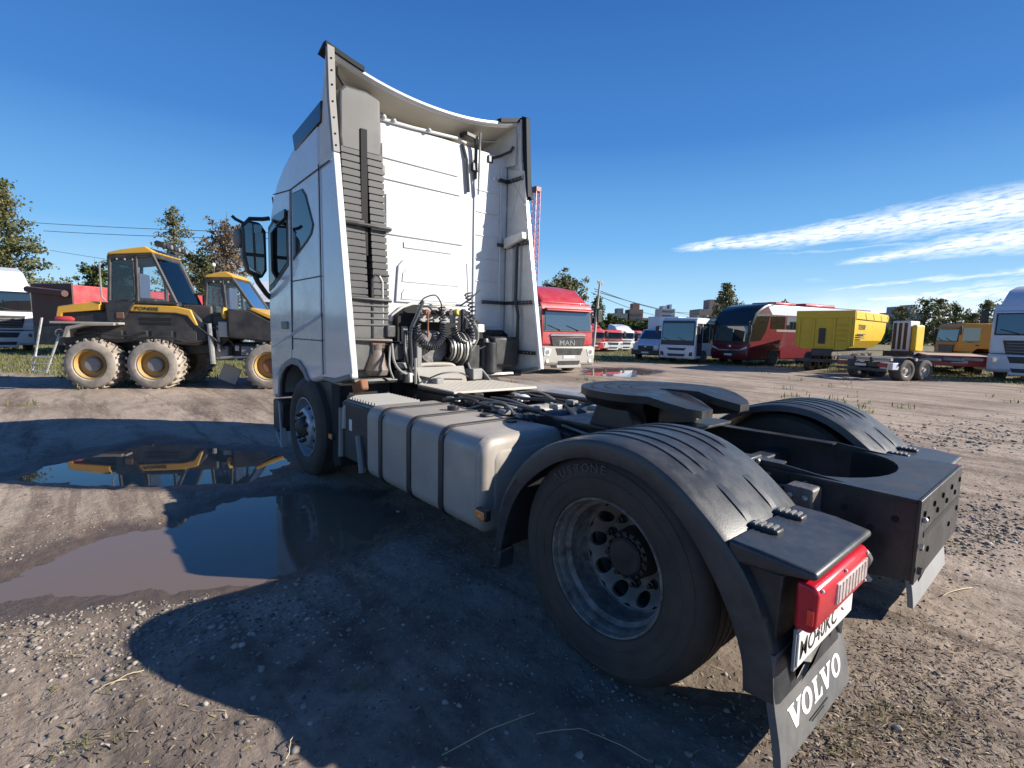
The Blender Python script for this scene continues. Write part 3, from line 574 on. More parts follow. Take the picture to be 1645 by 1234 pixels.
# wheel arch trim and dark inner
mb = MB(); ai = arch; ao = []
for i, p in enumerate(ai):
    c = Vector((4.30, .72)); d_ = (Vector(p) - c); ao.append(tuple(c + d_ * (1 + .065 / d_.length)))
n_ = len(ai); mb.add([(p[0], YC + .018, p[1]) for p in ao] + [(p[0], YC + .018, p[1]) for p in ai] + [(p[0], YC - .10, p[1]) for p in ao] + [(p[0], YC - .10, p[1]) for p in ai],
    [(i, i + 1, n_ + i + 1, n_ + i) for i in range(n_ - 1)] + [(i, i + 1, 2 * n_ + i + 1, 2 * n_ + i) for i in range(n_ - 1)] + [(n_ + i, n_ + i + 1, 3 * n_ + i + 1, 3 * n_ + i) for i in range(n_ - 1)])
put('wheel_arch_trim', mb, grey, T)
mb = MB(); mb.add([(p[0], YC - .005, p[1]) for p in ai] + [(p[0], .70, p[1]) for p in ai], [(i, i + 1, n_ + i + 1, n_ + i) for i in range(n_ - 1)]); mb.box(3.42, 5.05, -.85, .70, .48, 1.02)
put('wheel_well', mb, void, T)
put('bumper', MB().prism([(5.13, .655), (5.14, .30), (4.98, .26), (4.80, .34), (4.80, .655)], 'y', -YC, YC - .005), blk, T, bevel=.02)
put('bumper_step', MB().prism([(4.84, .64), (4.78, .12), (4.80, .10), (5.0, .25), (4.99, .27), (4.82, .16), (4.87, .64)], 'y', YC - .05, YC + .01), pm('grey_bumper_trim', (.30, .34, .38), .4), T, bevel=.006)
put('mudguard', MB().prism([(3.83, 1.0), (3.78, .92), (3.52, .86), (3.40, .50), (3.33, .20), (3.27, .20), (3.30, .55), (3.32, 1.02)], 'y', .72, YC - .05), blk, T, bevel=.015)
put('white_marker_plate', MB().prism([(3.57, .88), (3.53, .72), (3.50, .80)], 'y', YC - .045, YC - .035), plate, T)
put('step_well', MB().box(3.16, 3.36, .60, YC - .04, .24, 1.0), void, T, bevel=.01)
# rear wall of the cab
bw = put('rear_wall', MB().box(3.445, 3.475, -1.08, 1.10, 1.12, 3.56), white, T, bevel=.012)
def slab(pts, t=.014, nm='pressed_panel', o=0, mt=white):
    put(nm, MB().prism(pts, 'x', 3.444 - o - t, 3.446 - o), mt, bw, bevel=.011, seg=3)
slab([(.54, 3.20), (.54, 3.335), (.50, 3.36), (-.33, 3.375), (-.37, 3.34), (-.37, 3.20)])
slab([(.54, 3.00), (.54, 3.155), (.50, 3.17), (-.36, 3.185), (-.40, 3.155), (-.40, 3.0)])
slab([(.50, 2.47), (.50, 2.86), (.45, 2.89), (-.37, 2.895), (-.43, 2.84), (-.44, 2.47)])
slab([(.30, 2.36), (.30, 2.42), (-.27, 2.44), (-.30, 2.36)], .010)
slab([(.40, 1.80), (.37, 2.17), (.31, 2.235), (.18, 2.285), (-.16, 2.29), (-.34, 2.24), (-.42, 2.14), (-.50, 1.88), (-.52, 1.80)], .02)
slab([(.32, 2.10), (.28, 2.145), (-.30, 2.155), (-.37, 2.10), (-.38, 2.01), (.33, 2.01)], .008, o=.02)
slab([(.33, 1.90), (.30, 1.945), (-.32, 1.97), (-.40, 1.92), (-.42, 1.83), (.34, 1.83)], .008, o=.02)
slab([(-.545, 1.88), (-.52, 2.28), (-.50, 2.28), (-.525, 1.88)], .006, 'rib')
slab([(.86, 1.5), (.86, 3.4), (.60, 3.4), (.60, 1.5)], .006)
for z in (3.12, 2.88, 2.62, 2.36, 2.10, 1.84, 1.58): put('horizontal_rib', MB().box(3.436, 3.446, -1.07, -.62, z - .007, z + .007), white, bw, bevel=.004)
for y in (-.60, -.98): put('vertical_rib', MB().box(3.430, 3.446, y - .014, y + .014, 1.2, 3.44), white, bw, bevel=.007)
rv = MB()
for z in [1.25 + .12 * k for k in range(19)]:
    for y in (-1.045, .575): rv.lathe([(.0001, .004), (.006, .003), (.007, 0)], (3.4445, y, z), 'x', 6, -1)
tag(put('rivets', rv, white, bw), kind='stuff')
# road grime bits: cable ties and clips along the rail, a wiring loom and air pipes by the near mudguard
hoses(curve([(.9, .425, .70), (.5, .43, .74), (.1, .425, .70), (-.3, .43, .72), (-.48, .47, .78)]), .010, blk, 'air_pipe'); hoses(curve([(.9, .425, .76), (.4, .43, .79), (0, .425, .77), (-.45, .44, .84)]), .008, grey, 'air_pipe')
hoses(curve([(-.60, .60, .74), (-.66, .52, .70), (-.74, .50, .66), (-.80, .62, .67)]), .009, blk, 'lamp_cable')
put('rear_opening', MB().prism([(.44, 1.12), (.43, 1.66), (.33, 1.74), (.22, 1.78), (-.44, 1.74), (-.60, 1.62), (-.66, 1.45), (-.66, 1.12)], 'x', 3.32, 3.43), void, bw)
put('opening_flange', MB().tube([(3.42, .45, 1.60), (3.42, .44, 1.66), (3.41, .33, 1.75), (3.41, .22, 1.79), (3.41, 0, 1.785), (3.41, -.44, 1.75), (3.41, -.61, 1.63)], .018, 8), whitein, bw)
put('lower_dark_panel', MB().box(3.36, 3.44, -1.07, -.64, 1.13, 1.50), blk, bw, bevel=.02)
put('lower_dark_frame', MB().tube([(3.33, -.62, 1.52), (3.33, -.95, 1.52), (3.33, -1.02, 1.47), (3.33, -1.02, 1.16), (3.33, -.8, 1.13)], .018, 8), blk, bw)
# roof rail with fittings
rr = put('roof_rail', MB().tube([(3.43, .56, 3.555), (3.43, .2, 3.565), (3.43, -.36, 3.60), (3.43, -.46, 3.575)], .017, 10), white, T)
put('rail_clip', MB().ball((3.40, .53, 3.57), .024), white, rr); put('rail_clip', MB().ball((3.40, .42, 3.565), .02), white, rr); put('rail_clip', MB().ball((3.40, .02, 3.58), .02), white, rr)
for y, z in ((-.86, 3.28), (-.93, 3.30)): put('grey_cap', MB().ball((3.425, y, z), .018), plate, bw)
# roof cap and spoiler
def lipz(y): return 3.765 + .175 * (abs(y) / 1.12) ** 2.1
ny = 24; rt = []
for k in range(ny + 1):
    y = -1.125 + 2.25 * k / ny; c_ = 1 - .35 * max(0, (abs(y) - .9) / .225) ** 2
    rt.append([(3.262, y, lipz(y)), (3.262, y, lipz(y) - .022), (3.262 + .03, y, lipz(y) - .045), (3.50, y * .95, lipz(y) - .11), (3.95, y * .76, 3.60 - .02 * abs(y)), (4.1, y * .72, 3.42), (4.6, y * .62, 3.17), (4.35, y * .62, 3.44), (4.0, y * .72, 3.60 + (lipz(y) - 3.765) * .1), (3.6, y * .88, 3.715 + (lipz(y) - 3.765) * .55)])
sp = put('roof_spoiler', MB().loft(rt), white, T, ang=40)
# underside lining darker cream
un = []
for k in range(ny + 1):
    y = -1.09 + 2.18 * k / ny; un.append([(3.30, y, lipz(y) - .050), (3.50, y * .95, lipz(y) - .115), (3.94, y * .76, 3.575 - .02 * abs(y)), (3.94, y * .76, 3.590 - .02 * abs(y)), (3.50, y * .95, lipz(y) - .105), (3.30, y, lipz(y) - .043)])
put('spoiler_lining', MB().loft(un), cream, sp)
put('lining_rib', MB().tube([(3.56, 1.0, 3.75), (3.56, .5, 3.645), (3.56, 0, 3.628), (3.56, -.5, 3.655), (3.56, -1.0, 3.755)], .012, 6), cream, sp)
put('roof_top', MB().box(3.46, 4.0, -1.0, 1.0, 3.40, 3.565), whitein, T, bevel=.03)
for sy in (1, -1):
    # dark end trims of the lip
    tr = []
    ya, yb = (.80, 1.150)
    for k in range(9):
        y = (ya + (yb - ya) * k / 8); tr.append([(3.235, sy * y, lipz(y) - .012), (3.235, sy * y, lipz(y) + .030), (3.30, sy * y, lipz(y) + .036), (3.44, sy * y, lipz(y) - .01)])
    put('lip_trim', MB().loft(tr), blkt, sp)
    # side wings of the spoiler: outer skin and inner white
    wing = [(3.255, 3.955), (3.235, 3.60), (3.150, 3.04), (3.215, 2.985), (3.46, 2.99), (3.46, 3.50), (3.40, 3.54), (3.34, 3.66), (3.30, 3.84)]
    put('spoiler_side_wall', MB().loft([[(3.30, sy * 1.10, 3.90), (3.30, sy * 1.075, 3.90), (3.30, sy * 1.075, 3.45), (3.30, sy * 1.10, 3.45)], [(3.50, sy * 1.045, 3.84), (3.50, sy * 1.02, 3.84), (3.50, sy * 1.02, 3.45), (3.50, sy * 1.045, 3.45)], [(3.94, sy * .84, 3.62), (3.94, sy * .815, 3.62), (3.94, sy * .815, 3.45), (3.94, sy * .84, 3.45)]]), whitein, T)
    wg = put('spoiler_side_wing', MB().prism(wing, 'y', sy * 1.105, sy * 1.140), whitein, T, bevel=.006)
    edge = MB().loft([[(3.225, sy * 1.08, 3.94), (3.225, sy * 1.145, 3.95), (3.27, sy * 1.145, 3.95), (3.27, sy * 1.08, 3.94)], [(3.205, sy * 1.08, 3.50), (3.205, sy * 1.145, 3.50), (3.25, sy * 1.145, 3.50), (3.25, sy * 1.08, 3.50)], [(3.135, sy * 1.08, 3.045), (3.135, sy * 1.14, 3.045), (3.18, sy * 1.14, 3.045), (3.18, sy * 1.08, 3.045)]])
    put('wing_edge', edge, grey if sy > 0 else whitein, wg, bevel=.004)
    if sy < 0:
        put('wing_outer_trim', MB().prism([(3.235, 3.985), (3.21, 3.60), (3.135, 3.08), (3.10, 3.06), (3.13, 3.45), (3.16, 3.95)], 'y', -1.17, -1.10), blkt, wg, bevel=.008)
        put('wing_outer_trim', MB().prism([(3.20, 3.62), (3.10, 3.04), (3.28, 3.04), (3.40, 3.62)], 'y', -1.19, -1.150), blkt, wg, bevel=.008)
    for z in (3.84, 3.74, 3.62, 3.48, 3.34, 3.20, 3.10): put('wing_screw', MB().ball((np.interp(z, [3.045, 3.5, 3.94], [3.133, 3.203, 3.222]), sy * 1.112, z), .009, 8), void, wg)
    # the long side fairing behind the cab
    fo = [(3.462, 1.055), (3.18, 1.065), (2.86, 1.125), (2.815, 1.10), (2.80, 1.14), (3.135, 3.035), (3.17, 2.985), (3.462, 2.975)]
    fa = put('side_fairing', MB().prism(fo, 'y', sy * 1.098, sy * 1.142), white if sy > 0 else whitein, T, bevel=.006)
    put('fairing_edge', MB().loft([[(2.795, sy * 1.085, 1.10), (2.795, sy * 1.146, 1.10), (2.835, sy * 1.146, 1.10), (2.835, sy * 1.085, 1.10)], [(3.125, sy * 1.085, 3.035), (3.125, sy * 1.146, 3.035), (3.165, sy * 1.146, 3.035), (3.165, sy * 1.085, 3.035)]]), white, fa, bevel=.008)
    put('fairing_bottom_lip', MB().prism([(3.46, 1.03), (3.46, 1.055), (3.18, 1.065), (2.86, 1.125), (2.86, 1.085), (3.18, 1.02)], 'y', sy * 1.06, sy * 1.15), grey, fa, bevel=.005)
# inside of the far fairing: crossed brace panel, brackets
fi = put('fairing_inner_panel', MB().prism([(3.44, 2.62), (3.06, 2.62), (3.15, 3.36), (3.44, 3.44)], 'y', -1.098, -1.082), whitein, T, bevel=.01)
for a, b in (((3.42, 2.70), (3.17, 3.34)), ((3.42, 3.36), (3.10, 2.95))):
    put('brace', MB().tube([(a[0], -1.078, a[1]), (b[0], -1.078, b[1])], .010, 6), whitein, fi)
for z, xa in ((3.28, 3.16), (2.54, 3.02), (1.86, 2.93), (1.28, 2.88)):
    br = put('fairing_bracket', MB().box(xa, 3.41, -1.085, -1.055, z - .022, z + .022), blk, T, bevel=.006)
    if z > 1.5: put('bracket_foot', MB().box(3.405, 3.432, -1.09, -.72 if z < 2 else -.93, z - .02, z + .02), blk, br, bevel=.005)
    for k in range(3): put('bracket_bolt', MB().ball((xa + .05 + k * .06, -1.05, z), .008, 8), steel, br)
put('bracket_post', MB().tube([(3.20, -1.045, 2.54), (3.205, -1.045, 1.90), (3.16, -1.045, 1.72), (3.16, -1.045, 1.22)], .019, 8), blk, T)
put('inner_shelf', MB().prism([(3.40, 2.62), (3.08, 2.66), (3.07, 2.58), (3.40, 2.50)], 'y', -1.08, -1.0), whitein, T, bevel=.01)
put('vertical_channel', MB().box(3.30, 3.43, -1.10, -1.06, 1.15, 2.5), whitein, T, bevel=.01)
for y, z in ((1.02, 3.80), (-1.03, 3.62)):
    h = put('wing_strut', MB().tube([(3.46, y * .80, z - .12), (3.40, y * .9, z - .08), (3.33, y, z - .02), (3.30, y * 1.01, z + .03)], .016, 8), blk, T); put('strut_foot', MB().obox((3.45, y * .79, z - .13), (.05, .07, .08)), blk, h, bevel=.008)
# dark spoiler stays
for (y0, z0, z1) in ((.70, 3.70, 3.18), (-.56, 3.66, 3.22)):
    s_ = put('spoiler_stay', MB().tube([(3.38, y0, z0), (3.40, y0 - .02, z0 - .12), (3.42, y0 - .03, z1)], .019, 8), blk, T)
    put('stay_mount', MB().obox((3.42, y0 + .06, z0 - .01), (.12, .20, .05), rz=.2), blk, s_, bevel=.01)
    put('stay_foot', MB().box(3.40, 3.44, y0 - .07, y0 + .02, z1 + .08, z1 + .17), blk, s_, bevel=.008)
put('thin_pole', MB().tube([(3.35, -.60, 3.70), (3.40, -.62, 3.05)], .011, 6), steel, T)
put('wiring_strip', MB().tube([(3.43, -.42, 3.56), (3.42, -.47, 3.40), (3.42, -.50, 3.06)], .017, 6), seam, T)
# air intake snorkel behind the near corner
sn = put('air_intake', MB().prism([(1.055, 3.60), (1.06, 3.22), (1.045, 3.10), (.66, 3.10), (.655, 3.22), (.66, 3.62), (.80, 3.66), (1.0, 3.66)], 'x', 3.20, 3.43), snork, T, bevel=.025, seg=3)
for (ya, yb, zt) in ((.86, 1.045, 3.13), (.645, .80, 3.13)):
    rr_ = []; z = zt; k = 0
    while z > 1.80:
        kk = .012 if k % 2 else 0; w_ = (zt - z) * .035
        for zz in (z, z - .048 if not k % 2 else z - .014): rr_.append([(3.20 + kk - w_ * .6, ya - w_ + kk, zz), (3.20 + kk - w_ * .6, yb - w_ - kk, zz), (3.43, yb - w_ - kk, zz), (3.43, ya - w_ + kk, zz)])
        z = rr_[-1][0][2]; k += 1
    put('ribbed_duct', MB().loft(rr_), duct, sn, ang=20)
put('duct_gap', MB().loft([[(3.27, .79, 3.34), (3.27, .87, 3.34), (3.4, .87, 3.34), (3.4, .79, 3.34)], [(3.27, .745, 1.8), (3.27, .82, 1.8), (3.4, .82, 1.8), (3.4, .745, 1.8)]]), void, sn)
put('duct_gap_cover', MB().box(3.188, 3.21, .805, .865, 2.2, 3.32), void, sn)
put('intake_base', MB().loft([[(3.17, .99, 1.80), (3.17, .60, 1.80), (3.43, .60, 1.80), (3.43, .99, 1.80)], [(3.17, .985, 1.45), (3.17, .61, 1.45), (3.43, .61, 1.45), (3.43, .985, 1.45)], [(3.20, .95, 1.12), (3.20, .70, 1.12), (3.40, .70, 1.12), (3.40, .95, 1.12)]]), snork, sn, bevel=.02)
for z in (1.74, 1.68, 1.62, 1.56): put('base_rib', MB().box(3.155, 3.175, .61, .985, z - .008, z + .008), snork, sn, bevel=.004)
for z, w in ((2.47, .018), (1.80, .017), (1.42, .02)): put('intake_strap', MB().tube([(3.30, 1.08, z + .01), (3.16, 1.03, z), (3.145, .80, z - .005), (3.145, .60, z - .01), (3.30, .55, z)], w, 8), blk, sn)
for z in (3.04, 2.52): put('intake_lug', MB().obox((3.35, .61, z), (.12, .09, .10)), grey, sn, bevel=.02)
put('grab_handle', MB().tube([(3.18, .60, 2.03), (3.18, .74, 2.03), (3.17, .775, 1.98), (3.17, .775, 1.15)], .013, 8), blk, T)
put('grab_handle', MB().tube([(3.18, .70, 2.02), (3.18, .67, 1.97), (3.18, .665, 1.38)], .013, 8), steel, T)
for (y, z) in ((.70, 1.86), (.66, 1.40), (.58, 1.43)): put('handle_bracket', MB().obox((3.25, y, z), (.10, .05, .07)), blk, T, bevel=.01)
# mirrors on the near side
mi = put('mirror_arm', MB().tube([(5.04, YC, 2.76), (5.04, 1.22, 2.74), (5.02, 1.36, 2.72), (5.0, 1.44, 2.62)], .024, 8), blk, T)
put('mirror_arm', MB().tube([(5.10, YC, 1.86), (5.06, 1.20, 1.90), (5.0, 1.30, 2.02), (4.98, 1.34, 2.1)], .028, 8), blk, T)
mh = put('mirror_housing', MB().prism([(1.20, 2.16), (1.26, 2.06), (1.40, 2.12), (1.452, 2.28), (1.455, 2.62), (1.40, 2.70), (1.26, 2.69), (1.20, 2.60)], 'x', 4.98, 5.12), blk, T, bevel=.03, seg=3)
put('mirror_glass', MB().prism([(1.235, 2.34), (1.425, 2.34), (1.430, 2.62), (1.39, 2.665), (1.245, 2.655)], 'x', 4.968, 4.976), mirr, mh, smooth=False)
put('mirror_glass', MB().prism([(1.24, 2.16), (1.27, 2.10), (1.39, 2.15), (1.42, 2.30), (1.235, 2.30)], 'x', 4.968, 4.976), mirr, mh, smooth=False)
put('mirror_stub', MB().tube([(5.05, 1.40, 2.66), (5.05, 1.50, 2.70), (5.05, 1.535, 2.73)], .018, 6), blk, mh); put('near_mirror', MB().ball((5.1, 1.47, 2.50), .07, 12, (1, .8, 1.6)), grey, mh)
put('antenna', MB().tube([(5.0, 1.10, 2.8), (5.0, 1.12, 3.0)], .008, 5), blk, T)
put('windscreen', MB().prism([(5.172, 1.85), (5.14, 2.2), (5.01, 2.78), (5.02, 2.79), (5.155, 2.2), (5.185, 1.85)], 'y', -1.05, 1.05), winb, T)

# machinery behind the cab ------------------------------------------------
put('hose_board', MB().box(3.18, 3.24, -.22, .26, 1.60, 1.75), pm('grey_bracket', (.30, .30, .30), .5, metal=.4, dust=DUST, damt=.4), T, bevel=.006)
put('hose_board_rail', MB().tube([(3.17, .28, 1.775), (3.17, -.24, 1.79)], .013, 6), steel, T)
for y, mt in ((.20, rust), (.10, blk), (0.02, blk), (-.08, blk)): put('hose_socket', MB().cyl((3.12, y, 1.70), .028, .07, 'x', 12), mt, T, bevel=.004)
put('yellow_coupling', MB().cyl((3.11, -.17, 1.715), .034, .06, 'x', 14), brass, T, bevel=.008)
put('amber_pendant', MB().tube([(3.12, .20, 1.70), (3.12, .20, 1.45)], .008, 6), rust, T)
def helix(pts, R_h, r, turns, mt, nm='coiled_hose'):
    P = [Vector(p) for p in pts]; fine = []
    n = turns * 12
    for i in range(n + 1):
        t = i / n * (len(P) - 1); k = min(int(t), len(P) - 2); u = t - k
        p0 = P[max(k - 1, 0)]; p1 = P[k]; p2 = P[k + 1]; p3 = P[min(k + 2, len(P) - 1)]
        c = .5 * ((2 * p1) + (-p0 + p2) * u + (2 * p0 - 5 * p1 + 4 * p2 - p3) * u * u + (-p0 + 3 * p1 - 3 * p2 + p3) * u ** 3)
        d = (p2 - p0) * .5 * (1 - u) + (p3 - p1) * .5 * u; d.normalize(); a = Vector((1, 0, 0)) - d * d.x; a.normalize(); b = d.cross(a); th = 2 * PI * turns * i / n
        fine.append(c + a * R_h * math.cos(th) + b * R_h * math.sin(th))
    put(nm, MB().tube(fine, r, 5), mt, T)
helix([(3.10, .05, 1.76), (3.08, .05, 1.60), (3.06, .06, 1.47), (3.04, .14, 1.38), (3.02, .26, 1.36), (3.02, .36, 1.44), (3.04, .38, 1.56)], .034, .0085, 30, hose)
helix([(3.10, -.27, 1.92), (3.06, -.30, 1.76), (3.04, -.29, 1.55), (3.02, -.24, 1.42), (3.0, -.15, 1.40), (3.02, -.08, 1.46), (3.04, -.06, 1.56)], .036, .008, 28, hose)
helix([(3.12, .28, 1.76), (3.06, .33, 1.62), (3.04, .38, 1.50), (3.06, .40, 1.42)], .022, .008, 12, blk)
for pts, r_, mt in (([(3.12, .30, 1.78), (3.08, .26, 1.84), (3.08, .14, 1.87), (3.1, .06, 1.80), (3.12, .04, 1.74)], .007, blk), ([(3.12, .26, 1.80), (3.06, .36, 1.66), (3.05, .44, 1.48), (3.05, .43, 1.2), (3.1, .45, 1.0)], .020, hose),
    ([(3.12, -.20, 1.70), (3.04, -.26, 1.60), (3.02, -.30, 1.45), (3.04, -.22, 1.30), (3.1, -.2, 1.1)], .012, grey), ([(3.12, -.21, 1.72), (3.02, -.31, 1.6), (3.0, -.34, 1.44), (3.04, -.24, 1.22), (3.0, -.30, 1.04)], .012, grey),
    ([(3.10, -.18, 1.78), (3.06, -.28, 1.86), (3.08, -.42, 1.96)], .009, blk), ([(3.12, .60, 1.38), (3.0, .64, 1.22), (2.96, .58, 1.12), (3.0, .42, 1.08)], .012, grey), ([(3.12, .62, 1.36), (2.98, .70, 1.18), (2.98, .66, 1.06)], .010, grey),
    ([(3.1, .47, 1.5), (3.0, .52, 1.3), (3.02, .44, 1.1), (2.9, .3, 1.04)], .016, blk), ([(3.1, -.42, 1.32), (3.05, -.5, 1.36), (3.1, -.56, 1.34)], .008, steel), ([(2.9, .35, 1.04), (2.85, .2, 1.10), (2.85, 0, 1.10), (2.9, -.15, 1.05)], .008, blk)):
    hoses(curve(pts), r_, mt)
put('gearbox', MB().lathe([(.0001, 0), (.15, 0), (.19, .03), (.19, .22), (.17, .28), (.17, .34), (.0001, .36)], (3.12, .14, 1.33), 'x', 28), pm('cast_metal', (.13, .135, .14), .5, metal=.5, var=.3, vs=12, bump=.4, bs=30, dust=DUST, damt=.5), T)
for i in range(7): put('cooling_fin', MB().lathe([(.10 + .012 * i, 0), (.12 + .012 * i, .0), (.12 + .012 * i, .02), (.10 + .012 * i, .02)], (3.10 + .006 * i, -.02 - i * .035, 1.33), 'y', 20), steel if i % 2 else dark, T)
put('crossbar', MB().tube(curve([(3.05, .42, 1.12), (3.05, .33, 1.17), (3.05, .0, 1.17), (3.05, -.10, 1.12), (3.05, -.14, 1.04)]), .022, 8), pm('dusty_pipe', (.33, .30, .26), .7, var=.2, vs=10), T)
put('guard_plate', MB().prism([(2.96, .98), (3.02, 1.15), (3.00, 1.155), (2.93, .98)], 'y', -.16, .40), pm('dusty_plate', (.27, .26, .24), .7, var=.15, vs=6, dust=DUST, damt=.5), T)
put('valve_block', MB().box(2.98, 3.14, .30, .44, 1.02, 1.10), grey, T, bevel=.01); put('valve_block', MB().box(3.0, 3.12, .47, .58, 1.03, 1.13), dark, T, bevel=.01)
for i, (x, y, z, a, b, c_, mt) in enumerate(((3.2, .52, 1.30, .16, .14, .16, blk), (3.2, .60, 1.50, .12, .10, .12, dark), (3.1, .50, 1.17, .1, .12, .06, grey), (3.18, -.10, 1.16, .12, .2, .1, void), (3.12, -.33, 1.20, .14, .16, .34, dark), (3.06, -.32, 1.06, .16, .16, .12, grey), (3.2, .72, 1.40, .10, .14, .07, rust), (3.22, -.52, 1.55, .08, .10, .09, plate), (3.18, -.42, 1.40, .07, .22, .05, brass if 0 else steel), (3.05, .36, 1.24, .07, .06, .24, grey), (3.0, .50, 1.06, .12, .05, .10, steel), (2.9, .22, 1.02, .08, .10, .06, grey), (3.1, -.22, 1.50, .04, .05, .5, dark))):
    put('machinery_block', MB().obox((x, y, z), (a, b, c_), rz=.12 * (i % 3)), mt, T, bevel=.012)
put('cab_air_spring', MB().lathe([(.0001, 0), (.10, 0), (.115, .05), (.10, .09), (.075, .20), (.05, .24), (.06, .30), (.0001, .31)], (3.20, .72, 1.08), 'z', 20), pm('spring_bellows', (.16, .13, .11), .6, var=.2), T)
put('cab_air_spring', MB().lathe([(.0001, 0), (.06, 0), (.07, .04), (.07, .30), (.05, .36), (.0001, .36)], (3.12, -.52, 1.08), 'z', 20), blk, T)
put('support_post', MB().prism([(3.16, 1.0), (3.16, 1.36), (3.12, 1.36), (3.06, 1.0)], 'y', -.40, -.34), grey, T, bevel=.006); put('support_gusset', MB().prism([(3.14, 1.0), (3.14, 1.16), (2.9, 1.0)], 'y', -.46, -.44), grey, T)
put('support_post', MB().prism([(3.18, 1.0), (3.18, 1.55), (3.14, 1.55), (3.10, 1.0)], 'y', .42, .47), grey, T, bevel=.006)
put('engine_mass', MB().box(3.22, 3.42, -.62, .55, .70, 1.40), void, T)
put('frame_cross_tube', MB().tube([(3.05, 1.02, 1.04), (3.05, -1.0, 1.04)], .030, 8), dark, T)
put('air_filter_box', MB().box(3.12, 3.34, -1.04, -.66, 1.12, 1.46), blk, T, bevel=.03); put('filter_canister', MB().cyl((3.06, -.56, 1.06), .075, .34, 'z', 20), blk, T, bevel=.01)
put('rear_lamp_post', MB().tube([(2.95, .44, 1.0), (2.95, .44, 1.25)], .014, 6), grey, T)

# chassis --------------------------------------------------------------
def rail(sy):
    o = MB(); y1 = sy * .400; y0 = sy * .325
    side = [(3.6, .93), (-.40, .93), (-.55, .915), (-.93, .885), (-.93, .56), (-.50, .63), (3.6, .63)]
    o.prism(side, 'y', y1, y1 - sy * .009)
    o.prism([(3.6, .93), (-.40, .93), (-.40, .921), (3.6, .921)], 'y', y0, y1 - sy * .010); o.prism([(3.6, .64), (-.40, .64), (-.40, .631), (3.6, .631)], 'y', y0, y1 - sy * .010)
    r = put('chassis_rail', o, dark, T)
    for k in range(26):
        x = -.35 + k * .14
        for z in (.87, .70):
            if (k + (z > .8)) % 3: put('rail_bolt', MB().lathe([(.0001, .014), (.012, .013), (.014, 0)], (x + .02 * (k % 2), y1, z), 'y', 6, sy), steel if k % 4 == 0 else hubm, r)
    return r
rl = rail(1); rail(-1)
# rear crossmember with the round-ended notch
top = [(-.93, .44), (-.93, -.44), (-.30, -.41)]
th = [PI * k / 14 for k in range(15)]
notch = [(-.48 - .285 * math.sin(t), -.385 * math.cos(t)) for t in th]     # from y=-.33 round to +.33
poly = [(-.93, .445), (-.93, -.445), (-.30, -.415), (-.30, -.385)] + notch + [(-.30, .385), (-.30, .415)]
rc = put('rear_crossmember', MB().prism(poly, 'z', .893, .905).xf(Matrix.Translation((0, 0, 0))), dark, T)
put('notch_wall', MB().add([(x, y, .893) for x, y in notch] + [(x, y, .60) for x, y in notch], [(i, i + 1, 16 + i, 15 + i) for i in range(14)]), void, rc)
put('end_plate', MB().box(-.945, -.932, -.445, .445, .56, .905), dark, rc, bevel=.003)
put('side_plate', MB().prism([(-.93, .885), (-.93, .56), (-.70, .52), (-.45, .56), (-.45, .90)], 'y', .403, .412), dark, rc, bevel=.003)
put('side_plate', MB().prism([(-.93, .885), (-.93, .56), (-.70, .52), (-.45, .56), (-.45, .90)], 'y', -.412, -.403), dark, rc, bevel=.003)
for y, z in ((.38, .84), (.30, .80), (.20, .845), (.12, .80), (.02, .845), (-.08, .80), (-.18, .845), (-.28, .80), (-.38, .845), (.38, .70), (-.38, .70), (.25, .66), (-.2, .66)):
    put('end_hole', MB().lathe([(.0001, -.001), (.013, -.001), (.013, .004)], (-.946, y, z), 'x', 12, -1), void, rc)
for x, z in ((-.86, .80), (-.78, .74), (-.68, .80), (-.62, .70)):
    put('side_hole', MB().lathe([(.0001, .004), (.014, .004), (.014, 0)], (x, .412, z), 'y', 12), void, rc)
put('end_slot', MB().box(-.948, -.944, -.38, .36, .735, .760), void, rc)
put('tow_pin', MB().tube([(-.95, .43, .72), (-.962, .43, .72)], .012, 6), steel, rc); put('tow_pin', MB().tube([(-.95, .43, .62), (-.965, .43, .62)], .016, 6), blk, rc)
put('end_bolt', MB().ball((-.952, .40, .82), .012), steel, rc)
# small aluminium bracket with connectors by the rear
bk = put('valve_bracket', MB().box(-.60, -.48, .44, .56, .74, .88), pm('cast_bracket', (.10, .105, .11), .45, metal=.5, var=.3, vs=25, bump=.3, bs=60, dust=DUST, damt=.4), T, bevel=.012)
for dx, dz in ((-.03, .03), (.03, .03), (-.03, -.03), (.03, -.03)): put('bracket_bolt', MB().ball((-.54 + dx, .562, .81 + dz), .013), steel, bk)
put('bracket_pin', MB().tube([(-.60, .50, .77), (-.66, .52, .76)], .018, 8), steel, bk)
for (x, y, z, a, b, c_) in ((-.30, .47, .93, .02, .16, .05), (-.16, .50, .86, .30, .12, .03), (1.0, .46, .80, .3, .1, .14)): put('chassis_bracket', MB().obox((x, y, z), (a, b, c_)), dark, T, bevel=.006)
put('bracket_nut', MB().ball((-.318, .455, .935), .012), steel, T); put('side_bolt', MB().ball((-.52, .415, .865), .014), steel, T)
for x in (-.1, .55, 1.15, 1.75, 2.3, 2.9): put('cross_member', MB().box(x - .05, x + .05, -.39, .39, .66, .84), dark, T, bevel=.01)
put('axle', MB().tube([(0, -.95, .505), (0, -.3, .505), (0, .3, .505), (0, .95, .505)], [.09, .10, .10, .09], 16), dark, T)
put('differential', MB().ball((0, 0, .52), .24, 20), dark, T)
